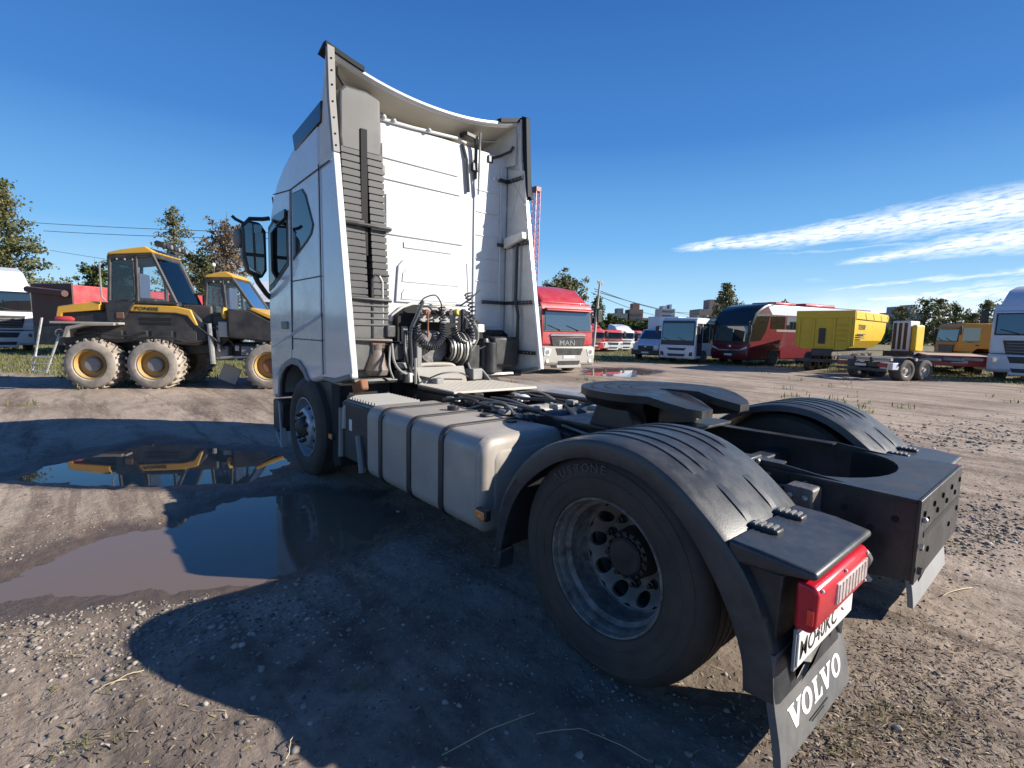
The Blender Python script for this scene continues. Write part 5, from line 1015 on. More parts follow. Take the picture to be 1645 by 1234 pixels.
# dark van with a white box body
def van(label, loc, heading, scale=1.):
    e = root('box_van', label, 'van', loc, hd(*heading), None, scale); w = 2.05
    put('bonnet', MB().loft([[(0, -w / 2 + .12, .62), (0, w / 2 - .12, .62), (0, w / 2 - .14, 1.05), (0, -w / 2 + .14, 1.05)], [(-.9, -w / 2, .62), (-.9, w / 2, .62), (-.9, w / 2 - .08, 1.38), (-.9, -w / 2 + .08, 1.38)]]), wht2, e, bevel=.06)
    put('cab', MB().prism([(-.85, .55), (-.85, 1.36), (-1.45, 2.05), (-2.3, 2.12), (-2.3, .55)], 'y', -w / 2, w / 2), wht2, e, bevel=.07)
    put('windscreen', MB().loft([[(-.86, -w / 2 + .12, 1.42), (-.86, w / 2 - .12, 1.42), (-.9, w / 2 - .12, 1.42), (-.9, -w / 2 + .12, 1.42)], [(-1.36, -w / 2 + .2, 2.0), (-1.36, w / 2 - .2, 2.0), (-1.4, w / 2 - .2, 2.0), (-1.4, -w / 2 + .2, 2.0)]]), glb, e)
    bu = put('bumper', MB().prism([(.06, .36), (.06, .68), (-.1, .72), (-.8, .70), (-.8, .34)], 'y', -w / 2 - .01, w / 2 + .01), blk, e, bevel=.05)
    gr = put('grille', MB().box(-.02, .03, -.55, .55, .70, .98), blk, e, bevel=.02); put('badge', MB().ball((.035, 0, .90), .06, 10, (.3, 1.3, .8)), chrome, gr); put('number_plate', MB().box(.062, .07, -.26, .26, .47, .58), plate, bu)
    for sy in (1, -1):
        put('headlight', MB().prism([(sy * .60, .74), (sy * .58, .95), (sy * .92, 1.06), (sy * .93, .80)], 'x', -.05, .015), lens, e, bevel=.02)
        put('side_window', MB().prism([(-1.15, 1.45), (-1.52, 1.95), (-2.1, 1.98), (-2.1, 1.42)], 'y', sy * w / 2, sy * (w / 2 + .01)), glb, e, smooth=False); arm(e, sy, w, 1.6).location.x = -1.0
        bwheel(e, -.75, sy * (w / 2 - .02), .36, .24, sy); bwheel(e, -4.2, sy * (w / 2 - .02), .36, .34, sy)
    put('box_body', MB().box(-5.4, -2.35, -w / 2 - .08, w / 2 + .08, .75, 2.95), wht2, e, bevel=.03); put('box_frame', MB().box(-2.40, -2.33, -w / 2 - .09, w / 2 + .09, .73, 2.97), wht2, e, bevel=.01)
g = px(1036, 579); van('pale van with black bumper and a tall white box body, left of the white bus', g, (-.12, .99), .86)
# small white bus
def wins(e, xs, z0, z1, y, mt, nm='side_window'):
    for a, b in xs: put(nm, MB().box(b, a, y, y + (.012 if y > 0 else -.012), z0, z1), mt, e, bevel=.008)
def minibus(label, loc, heading, scale=1.):
    e = root('small_bus', label, 'bus', loc, hd(*heading), None, scale); w = 2.3; h = 2.85
    put('body_shell', MB().prism([(0, .45), (0, 1.35), (-.12, 2.6), (-.35, h), (-7, h), (-7, .45), (-1.9, .45), (-1.9, .8), (-1.1, .8), (-1.1, .45)], 'y', -w / 2, w / 2), wht2, e, bevel=.08)
    f = put('windscreen_frame', MB().loft([[(.02, -w / 2 + .05, 1.15), (.02, w / 2 - .05, 1.15), (-.02, w / 2 - .05, 1.15), (-.02, -w / 2 + .05, 1.15)], [(-.10, -w / 2 + .08, 2.66), (-.10, w / 2 - .08, 2.66), (-.16, w / 2 - .08, 2.66), (-.16, -w / 2 + .08, 2.66)]]), blk, e, bevel=.02)
    put('windscreen', MB().loft([[(.018, -w / 2 + .12, 1.45), (.018, w / 2 - .12, 1.45), (.0, w / 2 - .12, 1.45), (.0, -w / 2 + .12, 1.45)], [(-.075, -w / 2 + .14, 2.5), (-.075, w / 2 - .14, 2.5), (-.1, w / 2 - .14, 2.5), (-.1, -w / 2 + .14, 2.5)]]), glb, f)
    for y in (.55, -.45): put('wiper', MB().tube([(.04, y, 1.42), (.02, y - .5, 1.62)], .015, 4), blk, f)
    for y0_, y1_ in ((-.85, -.35), (.05, .75)): put('curtain', MB().box(-.30, -.28, y0_, y1_, 1.75, 2.35), plate, f)
    b = put('front_bumper', MB().prism([(.05, .32), (.10, .75), (.04, 1.12), (-.5, 1.12), (-.9, .9), (-.9, .32)], 'y', -w / 2 - .01, w / 2 + .01), wht2, e, bevel=.06)
    put('lower_intake', MB().prism([(-.6, .62), (.6, .62), (.5, .46), (-.5, .46)], 'x', .08, .11), blk, b, bevel=.02); put('upper_grille', MB().prism([(-.65, .98), (.65, .98), (.5, .82), (-.5, .82)], 'x', .06, .10), blk, b, bevel=.02)
    for sy in (1, -1):
        put('headlight', MB().prism([(sy * .70, .88), (sy * .72, 1.0), (sy * 1.1, 1.12), (sy * 1.1, .92)], 'x', .05, .10), lens, e, bevel=.015); put('fog_recess', MB().prism([(sy * .82, .50), (sy * .85, .72), (sy * 1.05, .76), (sy * 1.04, .50)], 'x', .06, .105), blk, b)
        arm(e, sy, w, 2.2); bwheel(e, -1.5, sy * (w / 2), .40, .28, sy); bwheel(e, -5.2, sy * (w / 2), .40, .4, sy)
    wins(e, [(-.25, -.95), (-1.05, -2.0), (-2.1, -3.2), (-3.3, -4.4), (-4.5, -5.6), (-5.7, -6.8)], 1.30, 2.5, w / 2, glb)
    put('door', MB().box(-.98, -.22, w / 2, w / 2 + .012, .5, 2.5), blk, e, bevel=.01)
g = px(1086, 584); minibus('small white bus with black-framed windscreen between the van and the red coach', g, (-.10, .995), .84)
# red coach
def coach(label, loc, heading, scale=1.):
    e = root('coach', label, 'coach', loc, hd(*heading), None, scale); w = 2.55; h = 3.62
    put('body_shell', MB().prism([(0, .5), (0, 1.35), (-.10, 2.2), (-.4, 2.95), (-1.0, 3.35), (-1.7, 3.5), (-11.5, 3.5), (-11.5, .35), (-8.6, .35), (-8.6, .8), (-7.6, .8), (-7.6, .35), (-2.6, .35), (-2.6, .85), (-1.6, .85), (-1.6, .35), (-.1, .35)], 'y', -w / 2, w / 2), redd, e, bevel=.10, seg=3)
    fp = [(.015, 1.20), (-.085, 2.2), (-.385, 2.97), (-.98, 3.37), (-1.7, 3.53)]
    cowl = pm('cowl_black', (.008, .012, .012), .32, coat=.2); put('front_cowl', MB().loft([[(x + .02, -w / 2 + .02, z), (x + .02, w / 2 - .02, z), (x - .05, w / 2 + .012, z), (x - .35, w / 2 + .012, z - .05), (x - .35, -w / 2 - .012, z - .05), (x - .05, -w / 2 - .012, z)] for x, z in ((-.085, 2.3), (-.385, 2.97), (-.98, 3.38), (-1.7, 3.54))]), cowl, e, ang=50)
    wsf = put('windscreen_frame', MB().loft([[(x + .012, -w / 2 + .03, z), (x + .012, w / 2 - .03, z), (x - .1, w / 2 + .010, z), (x - .1, -w / 2 - .010, z)] for x, z in ((.01, 1.28), (-.085, 2.30))]), blk, e)
    put('windscreen', MB().loft([[(x + .022, -w / 2 + .12, z), (x + .022, w / 2 - .12, z), (x, w / 2 - .12, z), (x, -w / 2 + .12, z)] for x, z in ((.0, 1.38), (-.08, 2.22))]), glb, wsf)
    for y0_, y1_, mt in ((-.9, -.5, redp), (-.3, .0, wht2), (.2, .5, redp), (.65, .8, wht2)): put('seat_back', MB().box(-1.3, -1.2, y0_, y1_, 1.5, 2.1), mt, wsf, bevel=.04)
    b = put('front_bumper', MB().prism([(.04, .32), (.12, .62), (.08, .95), (.0, 1.2), (-.4, 1.2), (-.4, .32)], 'y', -w / 2 + .02, w / 2 - .02), redd, e, bevel=.06)
    put('lower_grille', MB().prism([(-.62, .78), (.62, .78), (.5, .50), (-.5, .50)], 'x', .09, .13), blk, b, bevel=.02); put('chrome_bar', MB().prism([(-.8, .90), (.8, .90), (.7, .82), (-.7, .82)], 'x', .09, .125), chrome, b, bevel=.01)
    put('number_plate', MB().box(.13, .14, -.26, .26, .56, .67), plate, b); put('emblem', MB().ball((.06, 0, 1.08), .1, 10, (.3, 1.2, .9)), chrome, b)
    for sy in (1, -1):
        put('headlight', MB().prism([(sy * .72, .86), (sy * .80, .94), (sy * 1.18, 1.10), (sy * 1.20, .98)], 'x', .03, .11), lens, e, bevel=.015)
        m_ = put('mirror', MB().box(.12, .22, sy * (w / 2 + .0), sy * (w / 2 + .20), 1.75, 2.25), blk, e, bevel=.04); put('mirror_arm', MB().tube([(-.2, sy * w / 2 * .9, 2.5), (.2, sy * (w / 2 + .05), 2.45), (.18, sy * (w / 2 + .1), 2.2)], .03, 6), blk, m_)
        bwheel(e, -2.1, sy * (w / 2 + .01), .46, .28, sy); bwheel(e, -8.1, sy * (w / 2 + .01), .46, .55, sy)
        put('front_side_window', MB().prism([(-.12, 1.38), (-.20, 2.25), (-.5, 2.9), (-1.6, 2.95), (-1.3, 1.95), (-.9, 1.45)], 'y', sy * (w / 2 + .001), sy * (w / 2 + .013)), glb, e, smooth=False)
        for k in range(6): put('side_window', MB().box(-2.9 - k * 1.4, -1.65 - k * 1.4, sy * (w / 2 + .001), sy * (w / 2 + .012), 2.12, 2.85), glb, e, smooth=False)
        put('upper_band', MB().prism([(-1.3, 3.42), (-1.75, 2.90), (-11.4, 2.90), (-11.4, 3.42)], 'y', sy * (w / 2 + .001), sy * (w / 2 + .010)), wht2, e, smooth=False)
        put('lower_band', MB().box(-11.4, -2.2, sy * (w / 2 + .001), sy * (w / 2 + .009), 1.96, 2.08), pm('band_grey', (.25, .22, .22), .4), e, smooth=False)
        put('luggage_line', MB().box(-11.3, -2.8, sy * (w / 2 + .001), sy * (w / 2 + .010), 1.25, 1.27), blk, e, smooth=False)
    put('roof_hatch', MB().box(-4.5, -2.6, -.8, .8, 3.5, 3.68), redp, e, bevel=.06); put('air_conditioner', MB().box(-8.2, -5.2, -.9, .9, 3.5, 3.70), redp, e, bevel=.08)
g = px(1140, 584); coach('long dark red coach with black curved cowl above its windscreen', (g[0] - 1.12, g[1] + .15), (.24, .97), .90)

# yellow tipping trailer
def tipper(label, loc, heading, scale=1.):
    e = root('tipper_trailer', label, 'trailer', loc, hd(*heading), None, scale); w = 2.45; z0, z1 = 1.25, 3.05; L = 6.2
    # rounded-bottom body: section in (y, z)
    secy = [(-w / 2, z1), (-w / 2, z1 - .42), (-w / 2 + .02, 2.1), (-w / 2 + .16, 1.62), (-.72, z0), (.72, z0), (w / 2 - .16, 1.62), (w / 2 - .02, 2.1), (w / 2, z1 - .42), (w / 2, z1)]
    inn = [(y * .93, z + .06) for y, z in secy][::-1]; inn[0] = (w / 2 * .95, z1); inn[-1] = (-w / 2 * .95, z1)
    put('tub', MB().loft([[(x, y, z) for y, z in secy + inn] for x in (-L, -.05)]), tipy, e, ang=25)
    put('top_rail', MB().box(-L, 0, w / 2 - .02, w / 2 + .07, z1 - .40, z1 - .02), tipy, e, bevel=.02); put('top_rail', MB().box(-L, 0, -w / 2 - .07, -w / 2 + .02, z1 - .40, z1 - .02), tipy, e, bevel=.02)
    tg = put('tailgate', MB().prism([(-w / 2 - .05, z1), (-w / 2 - .05, z0 + .15), (-.9, z0 - .08), (.9, z0 - .08), (w / 2 + .05, z0 + .15), (w / 2 + .05, z1)], 'x', -.05, .05), tipy, e, bevel=.015)
    put('tailgate_rail', MB().box(.05, .10, -w / 2 - .04, w / 2 + .04, z1 - .35, z1 - .02), tipy, tg, bevel=.01)
    for y in (-1.1, -.45, .45, 1.1): put('tailgate_rib', MB().box(.05, .11, y - .05, y + .05, z0 + .02, z1 - .35), tipy, tg, bevel=.01)
    put('tailgate_rib', MB().box(.05, .09, -w / 2, w / 2, 1.95, 2.03), tipy, tg, bevel=.01)
    put('tail_window', MB().box(.05, .125, -.20, .08, 1.45, 2.2), blk, tg, bevel=.02)
    for z in (1.6, 1.85, 2.1, 2.35): put('ladder_rung', MB().tube([(.13, .6, z), (.13, .95, z)], .02, 5), tipy, tg)
    for x in (-1.5, -3.0, -4.5, -6.0): put('rail_gusset', MB().prism([(x, z1 - .1), (x - .25, z1 - .1), (x - .25, z1 - .38)], 'y', w / 2 + .07, w / 2 + .09), tipy, e)
    text('lettering', 'ТОНАР', .34, frame((-.75, w / 2 + .004, 2.16), (-1, 0, 0), (0, 0, 1), (0, 1, 0)), ink, e, .004, 'LEFT', 1.1)
    for k, ln_ in enumerate((1.4, 1.1, 1.25)): put('small_print', MB().box(-.75 - ln_, -.75, w / 2 - .02, w / 2 + .003, 1.92 - k * .09, 1.96 - k * .09), ink, e)
    put('subframe', MB().box(-L, .2, -.45, .45, .85, 1.2), chg, e, bevel=.03); put('rear_bumper', MB().box(.1, .25, -1.15, 1.15, .55, .70), chg, e, bevel=.02)
    for x in (-1.6, -2.9, -4.2):
        for sy in (1, -1): bwheel(e, x, sy * 1.2, .5, .35, sy)
g = px(1276, 597); tipper('yellow tipping trailer with a ribbed tailgate and black lettering on its side', (g[0] - .98, g[1] - .2), (-.03, .9995), .87)
# low skeletal trailer in front of it
def skeletal(label, loc, heading, scale=1.):
    e = root('container_trailer', label, 'trailer', loc, hd(*heading), None, scale)
    put('main_beam', MB().box(-6, 0, .32, .42, .80, 1.02), chg, e, bevel=.01); put('main_beam', MB().box(-6, 0, -.42, -.32, .80, 1.02), chg, e, bevel=.01)
    for x in (-.1, -1.6, -3.1, -4.6, -5.9): put('cross_bearer', MB().box(x - .07, x + .07, -1.2, 1.2, .88, 1.0), pm('pale_dusty_steel', (.36, .32, .28), .8, var=.15), e, bevel=.01)
    rb = put('rear_bumper', MB().box(.0, .08, -1.15, 1.15, .42, .54), chg, e, bevel=.01); put('number_plate', MB().box(.085, .095, -.25, .25, .62, .73), plate, rb)
    put('lamp_board', MB().box(.0, .05, -1.15, 1.15, .62, .78), chg, e)
    for sy in (1, -1):
        put('tail_light', MB().box(.05, .07, sy * .75, sy * 1.1, .65, .75), redl, e)
        for x in (-1.1, -2.25): bwheel(e, x, sy * 1.2, .47, .5, sy, rm=alu)
        put('mudguard', MB().lathe([(.56, 0), (.56, .5), (.54, .5), (.54, 0)], (-1.1, sy * 1.2, .47), 'y', 14, -sy, math.radians(20), math.radians(160)), chg, e)
    put('toolbox', MB().box(-.75, -.25, .6, 1.15, .5, .8), wht2, e, bevel=.02)
g = px(1330, 606); skeletal('low dusty container trailer with two axles in front of the yellow tipper', (g[0] - 1.05, g[1] - .1), (.38, .925), .84)
g = px(1482, 592); e2 = lorry('orange-yellow lorry cab with square side panel behind the low trailers', (g[0] - .6, g[1] - 1.6), (.80, .60), 3.5, 2.3, orgy, orgy, glb, scale=.88, roof=False, L=2.9)
def flatb(label, loc, heading, scale=1.):
    e = root('low_loader', label, 'trailer', loc, hd(*heading), None, scale)
    put('deck', MB().box(-7, 0, -1.2, 1.2, .78, .95), pm('deck_boards', (.42, .33, .22), .8, var=.2, vs=3), e, bevel=.01); put('side_beam', MB().box(-7, 0, 1.2, 1.28, .62, .95), redp, e, bevel=.01); put('side_beam', MB().box(-7, 0, -1.28, -1.2, .62, .95), redp, e, bevel=.01)
    put('rear_panel', MB().box(0, .08, -1.25, 1.25, .45, .95), redp, e, bevel=.02); put('number_plate', MB().box(.082, .09, -.3, .3, .6, .72), plate, e)
    put('tool_box', MB().box(-1.2, -.3, .7, 1.24, .35, .7), wht2, e, bevel=.02); put('post', MB().box(-.2, -.1, 1.05, 1.15, .95, 2.3), orgy, e, bevel=.01)
    for x in (-2.2, -3.2, -4.2):
        for sy in (1, -1): bwheel(e, x, sy * 1.15, .38, .4, sy)
g = px(1540, 606); flatb('low red flatbed trailer beside the right-hand white lorry', (g[0] + .2, g[1] - 1.2), (-.25, .97), .9)
def tank_block(label, loc, rz):
    e = root('machine_stack', label, 'machine', loc, rz)
    put('radiator_block', MB().box(-.5, .5, -.40, .40, .9, 2.45), wht2, e, bevel=.05)
    for k in range(3): put('radiator_slot', MB().box(.5, .52, -.34 + k * .24, -.20 + k * .24, 1.0, 2.35), blk, e)
    put('base', MB().box(-.6, .6, -.7, .7, 0, .9), chg, e, bevel=.03); put('yellow_side', MB().box(-.45, .45, .42, .66, .9, 2.25), tipy, e, bevel=.08)
g = px(1449, 592); tank_block('white slotted machine block with a yellow side next to the tipper', (g[0], g[1], 0), hd(.2, .98))

# dark red dump trailer on the left
def dump(label, loc, heading, scale=1.):
    e = root('dump_trailer', label, 'trailer', loc, hd(*heading), None, scale)
    brn = pm('rusty_tailgate', (.10, .045, .04), .7, var=.25, vs=2)
    put('dump_body', MB().box(-6.5, 0, -1.2, 1.2, 1.5, 3.1), redp, e, bevel=.03)
    for k in range(6): put('side_rib', MB().box(-.5 - k * 1.1, -.38 - k * 1.1, -1.28, -1.2, 1.5, 3.1), redp, e, bevel=.01)
    put('side_rail', MB().box(-6.5, 0, -1.30, -1.2, 2.25, 2.38), redp, e, bevel=.01)
    put('tailgate', MB().box(0, .08, -1.25, 1.25, 1.3, 3.15), brn, e, bevel=.02)
    put('tarp_roll', MB().tube([(.2, -1.25, 2.9), (.35, 1.25, 2.7)], .14, 8), brn, e); put('chassis', MB().box(-6.5, .3, -.9, .9, .5, 1.3), chg, e, bevel=.03)
    for x in (-1.2, -2.4):
        for sy in (1, -1): bwheel(e, x, sy * 1.2, .52, .5, sy)
g = px(92, 573); dump('dark red dump trailer with rusty tailgate left of the forwarders', (g[0] + .6, g[1] + .0), (-.55, .83), 1.0)

# forwarders -----------------------------------------------------------------
def fwheel(par, x, y, R=.575, w=.52, out=-1):
    e = link('wheel', None, par); e.location = (x, y, R); s = -out
    put('tyre', MB().lathe([(R * .56, .02), (R * .62, -.02), (R * .78, -.03), (R * .90, .0), (R * .95, .05), (R * .955, w - .05), (R * .88, w), (R * .56, w - .02)], (0, 0, 0), 'y', 40, s), rubl, e)
    lg = MB(); n = 22
    for k in range(n):
        for h_ in (0, 1):
            a = 2 * PI * (k + .5 * h_) / n; rings = []
            for j in range(5):
                u = j / 4; yy = (.01 + u * w * .56) if h_ == 0 else (w - .01 - u * w * .56); aa = a + u * .20
                r0 = R * .93; r1 = R * (1.03 - .03 * (j == 0)); wd = .035
                rings.append([(r0 * math.cos(aa - wd * 1.3), s * yy, r0 * math.sin(aa - wd * 1.3)), (r1 * math.cos(aa - wd), s * yy, r1 * math.sin(aa - wd)), (r1 * math.cos(aa + wd), s * yy, r1 * math.sin(aa + wd)), (r0 * math.cos(aa + wd * 1.3), s * yy, r0 * math.sin(aa + wd * 1.3))])
            lg.loft(rings)
    put('tread_lugs', lg, rubl, e)
    put('rim', MB().lathe([(R * .57, .01), (R * .55, -.005), (R * .53, .02), (R * .50, .16), (R * .30, .17)], (0, 0, 0), 'y', 32, s), ylr, e)
    put('hub', MB().lathe([(R * .31, .17), (R * .29, .09), (R * .24, .07), (.0001, .065)], (0, 0, 0), 'y', 24, s), rust if par.get('n2') else grey, e)
    return e
ylr = pm('muddy_yellow_rim', (.50, .27, .03), .5, var=.15, dust=(.30, .23, .15), ds=4, damt=.8, dcov=.45)
fdark = pm('forwarder_black', (.020, .020, .022), .5, var=.2, vs=2, dust=(.16, .13, .11), ds=2.5, damt=.35)
frx = hd(-.51, -.86)
f1 = root('forwarder', 'black and yellow forwarder with a roof lamp bar and a ladder, left of the other', 'forwarder', (13.067, 2.193, 0), frx, 'yellow and black forwarders')
for x, y in ((-.60, 0), (.67, 0)): fwheel(f1, x, y)
for x, y in ((-.60, 2.05), (.67, 2.05)): fwheel(f1, x, y, out=1)
put('bogie_beam', MB().prism([(-.85, .60), (-.55, .80), (.62, .80), (.95, .60), (.62, .42), (-.55, .42)], 'y', .50, .70), fdark, f1, bevel=.04)
put('chassis', MB().box(-1.45, 1.9, .60, 1.55, .80, 1.25), fdark, f1, bevel=.05)
put('body_side', MB().prism([(-1.25, 1.0), (-1.35, 1.60), (-1.20, 1.78), (1.45, 1.84), (1.72, 1.52), (1.75, 1.20), (1.55, 1.02), (.1, 1.08)], 'y', .25, 1.95), fdark, f1, bevel=.05)
put('mudguard', MB().prism([(-1.08, 1.18), (-1.0, 1.42), (-.62, 1.50), (-.05, 1.52), (-.05, 1.46), (-.60, 1.44), (-.93, 1.36), (-1.0, 1.18)], 'y', -.05, .6), pm('pale_mudguard', (.25, .23, .20), .7, var=.2), f1, bevel=.01)
put('yellow_hood', MB().prism([(-1.34, 1.52), (-1.27, 1.86), (-.55, 1.99), (-.42, 1.99), (-.44, 1.80), (-1.18, 1.72), (-1.27, 1.50)], 'y', .18, 2.0), ylw, f1, bevel=.02)
yp = put('yellow_side_panel', MB().prism([(.22, 1.96), (1.10, 1.93), (1.42, 1.86), (1.56, 1.50), (1.50, 1.49), (1.34, 1.72), (1.10, 1.77), (.12, 1.79)], 'y', .22, .30), ylw, f1, bevel=.02)
text('lettering', 'PONSSE', .105, frame((.26, .213, 1.83), (1, 0, -.02), (0, 0, 1), (0, -1, 0)), ink, yp, .003, 'LEFT', 1.35)
put('door_lower', MB().prism([(-.32, 1.98), (.28, 1.98), (.06, 1.66), (-.05, 1.52), (-.30, 1.54)], 'y', .17, .26), blk, f1, bevel=.02)
put('small_vent', MB().box(-.10, .06, .155, .175, 1.62, 1.76), pm('brown_vent', (.16, .08, .05), .7), f1, bevel=.01)
fire = put('fire_extinguisher', MB().lathe([(.0001, 0), (.05, .01), (.065, .04), (.065, .30), (.03, .36), (.0001, .37)], (-1.28, .12, 1.58), 'x', 14), redp, f1)
put('step_plate', MB().box(-1.35, .02, .02, .5, 1.48, 1.53), pm('step_grey', (.3, .29, .27), .7), f1, bevel=.01)
ld = put('ladder', MB().tube([(-1.50, .05, 1.60), (-1.66, -.1, .42)], .025, 6).tube([(-1.18, .05, 1.25), (-1.40, -.1, .40)], .025, 6), steel, f1)
for k in range(3): put('ladder_step', MB().box(-1.66 + k * .03, -1.38 + k * .05, -.16, 0, .44 + k * .15, .46 + k * .15), steel, ld)
put('handle_loop', MB().lathe([(.08, 0), (.095, 0), (.095, .02), (.08, .02)], (-1.16, .02, 1.27), 'y', 16), steel, f1)
def cab(e, o, roofm, sidepts, y0, y1, n2=False):
    """sidepts: (x,z) lower rear, upper rear, upper front, lower front of the glasshouse"""
    (a, b, c, d) = [(x + o[0], z + o[1]) for x, z in sidepts]
    def bar(p, q, y, r=.042): return put('cab_pillar', MB().tube([(p[0], y, p[1]), (q[0], y, q[1])], r, 6), fdark, e)
    for y in (y0, y1):
        for p, q in ((a, b), (b, c), (c, d), (a, d)): bar(p, q, y)
        m_ = (a[0] + (d[0] - a[0]) * .42, a[1]); m2 = (b[0] + (c[0] - b[0]) * .62, b[1] + (c[1] - b[1]) * .62); bar(m_, m2, y)
        fdoor = put('door_window', MB().prism([(a[0] + .05, a[1] + .04), (b[0] + .05, b[1] - .05), (m2[0] - .05, m2[1] - .05), (m_[0] - .05, m_[1] + .04)], 'y', y - .006, y + .006), gll, e, smooth=False)
        put('side_window', MB().prism([(m_[0] + .05, m_[1] + .04), (m2[0] + .05, m2[1] - .05), (c[0] - .02, c[1] - .05), (d[0] - .06, d[1] + .04)], 'y', y - .006, y + .006), gll, e, smooth=False)
    for p in (a, b, c, d): put('cross_bar', MB().tube([(p[0], y0, p[1]), (p[0], y1, p[1])], .03, 6), fdark, e)
    put('front_window', MB().add([(c[0], y0 + .04, c[1]), (c[0], y1 - .04, c[1]), (d[0], y1 - .04, d[1]), (d[0], y0 + .04, d[1]), (c[0] + .01, y0 + .04, c[1]), (c[0] + .01, y1 - .04, c[1]), (d[0] + .01, y1 - .04, d[1]), (d[0] + .01, y0 + .04, d[1])], [(0, 1, 2, 3), (4, 5, 6, 7)]), gll, e, smooth=False)
    put('rear_window', MB().box(a[0] - .005, a[0] + .005, y0 + .04, y1 - .04, a[1], b[1] - .04), gll, e, smooth=False)
    put('roof', MB().prism([(b[0] - .05, b[1] + .055), (b[0] - .0, b[1] + .12), (b[0] + .25, b[1] + .19), (c[0] - .12, c[1] + .16), (c[0] + .04, c[1] + .06), (c[0] + .02, c[1] + .02)], 'y', y0 - .04, y1 + .04), roofm, e, bevel=.03, seg=3); put('roof_frame', MB().prism([(b[0] - .05, b[1] - .08), (b[0] - .05, b[1] + .05), (c[0] + .03, c[1] + .02), (c[0] + .04, c[1] - .07)], 'y', y0 - .03, y1 + .03), fdark, e, bevel=.02)
    put('roof_underside', MB().prism([(b[0] - .04, b[1] - .07), (b[0] - .04, b[1] - .02), (c[0] + .02, c[1] - .01), (c[0] + .02, c[1] - .06)], 'y', y0 - .02, y1 + .02), fdark, e)
    for k in range(3): put('work_lamp', MB().ball((b[0] + .15 + k * .16, y0 - .02, b[1] - .03), .028, 8), grey, e)
    st = put('seat', MB().box(a[0] + .35, a[0] + .75, y0 + .45, y0 + .95, a[1] - .15, a[1] + .12), fdark, e, bevel=.05); put('seat_back', MB().box(a[0] + .30, a[0] + .42, y0 + .45, y0 + .95, a[1] + .1, a[1] + .70), pm('seat_blue', (.06, .08, .15), .8), st, bevel=.04)
    put('console', MB().box(d[0] - .35, d[0] - .12, y0 + .4, y0 + 1.0, a[1] - .2, a[1] + .22), fdark, e, bevel=.04)
cab(f1, (0, 0), ylw, [(-.26, 2.0), (-.20, 2.98), (.66, 3.10), (1.12, 2.0)], .24, 1.55)
put('cab_base', MB().box(-.30, 1.15, .24, 1.55, 1.75, 2.0), fdark, f1, bevel=.03)
lb = put('lamp_bar', MB().obox((.80, .9, 3.335), (.22, 1.2, .13), ry=.25), blk, f1, bevel=.03)
for k in range(6): put('bar_lamp', MB().cyl((.90, .42 + k * .19, 3.315), .05, .03, 'x', 12), grey if k % 2 else blk, lb)
put('grab_rail', MB().tube([(-.30, .16, 2.0), (-.36, .14, 2.1), (-.36, .14, 2.85), (-.26, .16, 2.9)], .018, 6), steel, f1); put('grab_rail', MB().tube([(.26, .18, 2.1), (.30, .16, 2.2), (.30, .16, 2.9), (.2, .18, 2.95)], .018, 6), blk, f1)
for pts in ([(-1.2, .2, 1.2), (-.6, .15, 1.3), (.0, .18, 1.22), (.5, .16, 1.32)], [(.2, .2, 1.15), (.9, .15, 1.22), (1.4, .2, 1.1), (1.8, .3, 1.2)], [(1.5, .25, 1.5), (1.9, .2, 1.2), (2.1, .3, .95)], [(1.55, .28, 1.6), (2.0, .25, 1.4), (2.3, .4, 1.0)]): put('hydraulic_hose', MB().tube(curve(pts), .022, 6), blk, f1)
for k in range(5): put('side_hatch', MB().box(-1.0 + k * .52, -.56 + k * .52, .235, .25, 1.12, 1.36), fdark, f1, bevel=.01)
put('hatch_slots', MB().box(.35, 1.0, .24, .247, 1.50, 1.56), void, f1); put('hatch_slots', MB().box(.35, 1.0, .24, .247, 1.60, 1.66), void, f1)
put('front_box', MB().box(1.2, 1.85, .3, 1.7, 1.35, 1.98), fdark, f1, bevel=.05); put('hydraulic_ram', MB().tube([(1.80, .25, 1.55), (1.85, .25, .60)], .06, 8), steel, f1); put('hydraulic_ram', MB().tube([(1.96, .3, 1.5), (1.98, .3, .9)], .04, 8), steel, f1)
put('articulation', MB().box(1.75, 2.6, .7, 1.4, .70, 1.05), fdark, f1, bevel=.04); put('pivot_block', MB().obox((2.0, .5, .85), (.3, .3, .35)), grey, f1, bevel=.04)
put('rear_frame', MB().box(2.4, 5.0, .75, 1.35, .8, 1.05), fdark, f1, bevel=.03)
for x in (3.0, 4.1):
    for y, o in ((.1, -1), (2.0, 1)): fwheel(f1, x, y + .6 if o < 0 else y + .4, out=o)

f2 = root('forwarder', 'forwarder with rounded yellow roof standing behind, cut by the white tractor cab', 'forwarder', (11.59, -.304, 0), frx, 'yellow and black forwarders'); f2['n2'] = 1
fwheel(f2, .24, 0, .565, .48); fwheel(f2, .24, 2.0, .565, .48, 1); fwheel(f2, 1.5, 0, .565, .48); 
cab(f2, (0, 0), ylw, [(-1.22, 1.75), (-1.16, 2.56), (-.60, 2.62), (-.10, 1.84)], .35, 1.55, True)
put('cab_base', MB().prism([(-1.26, 1.75), (-1.26, 1.2), (-.9, 1.0), (-.7, 1.2), (-.05, 1.84)], 'y', .34, 1.55), fdark, f2, bevel=.03)
put('hood', MB().prism([(-.66, 1.22), (-.68, 1.90), (-.16, 1.88), (.22, 1.66), (.9, 1.45), (.9, 1.12), (.2, 1.14)], 'y', .12, 1.8), fdark, f2, bevel=.04)
put('yellow_hood', MB().prism([(-.18, 1.89), (-.14, 1.95), (.24, 1.80), (.9, 1.56), (.9, 1.47), (.22, 1.70)], 'y', .12, 1.8), ylw, f2, bevel=.02)
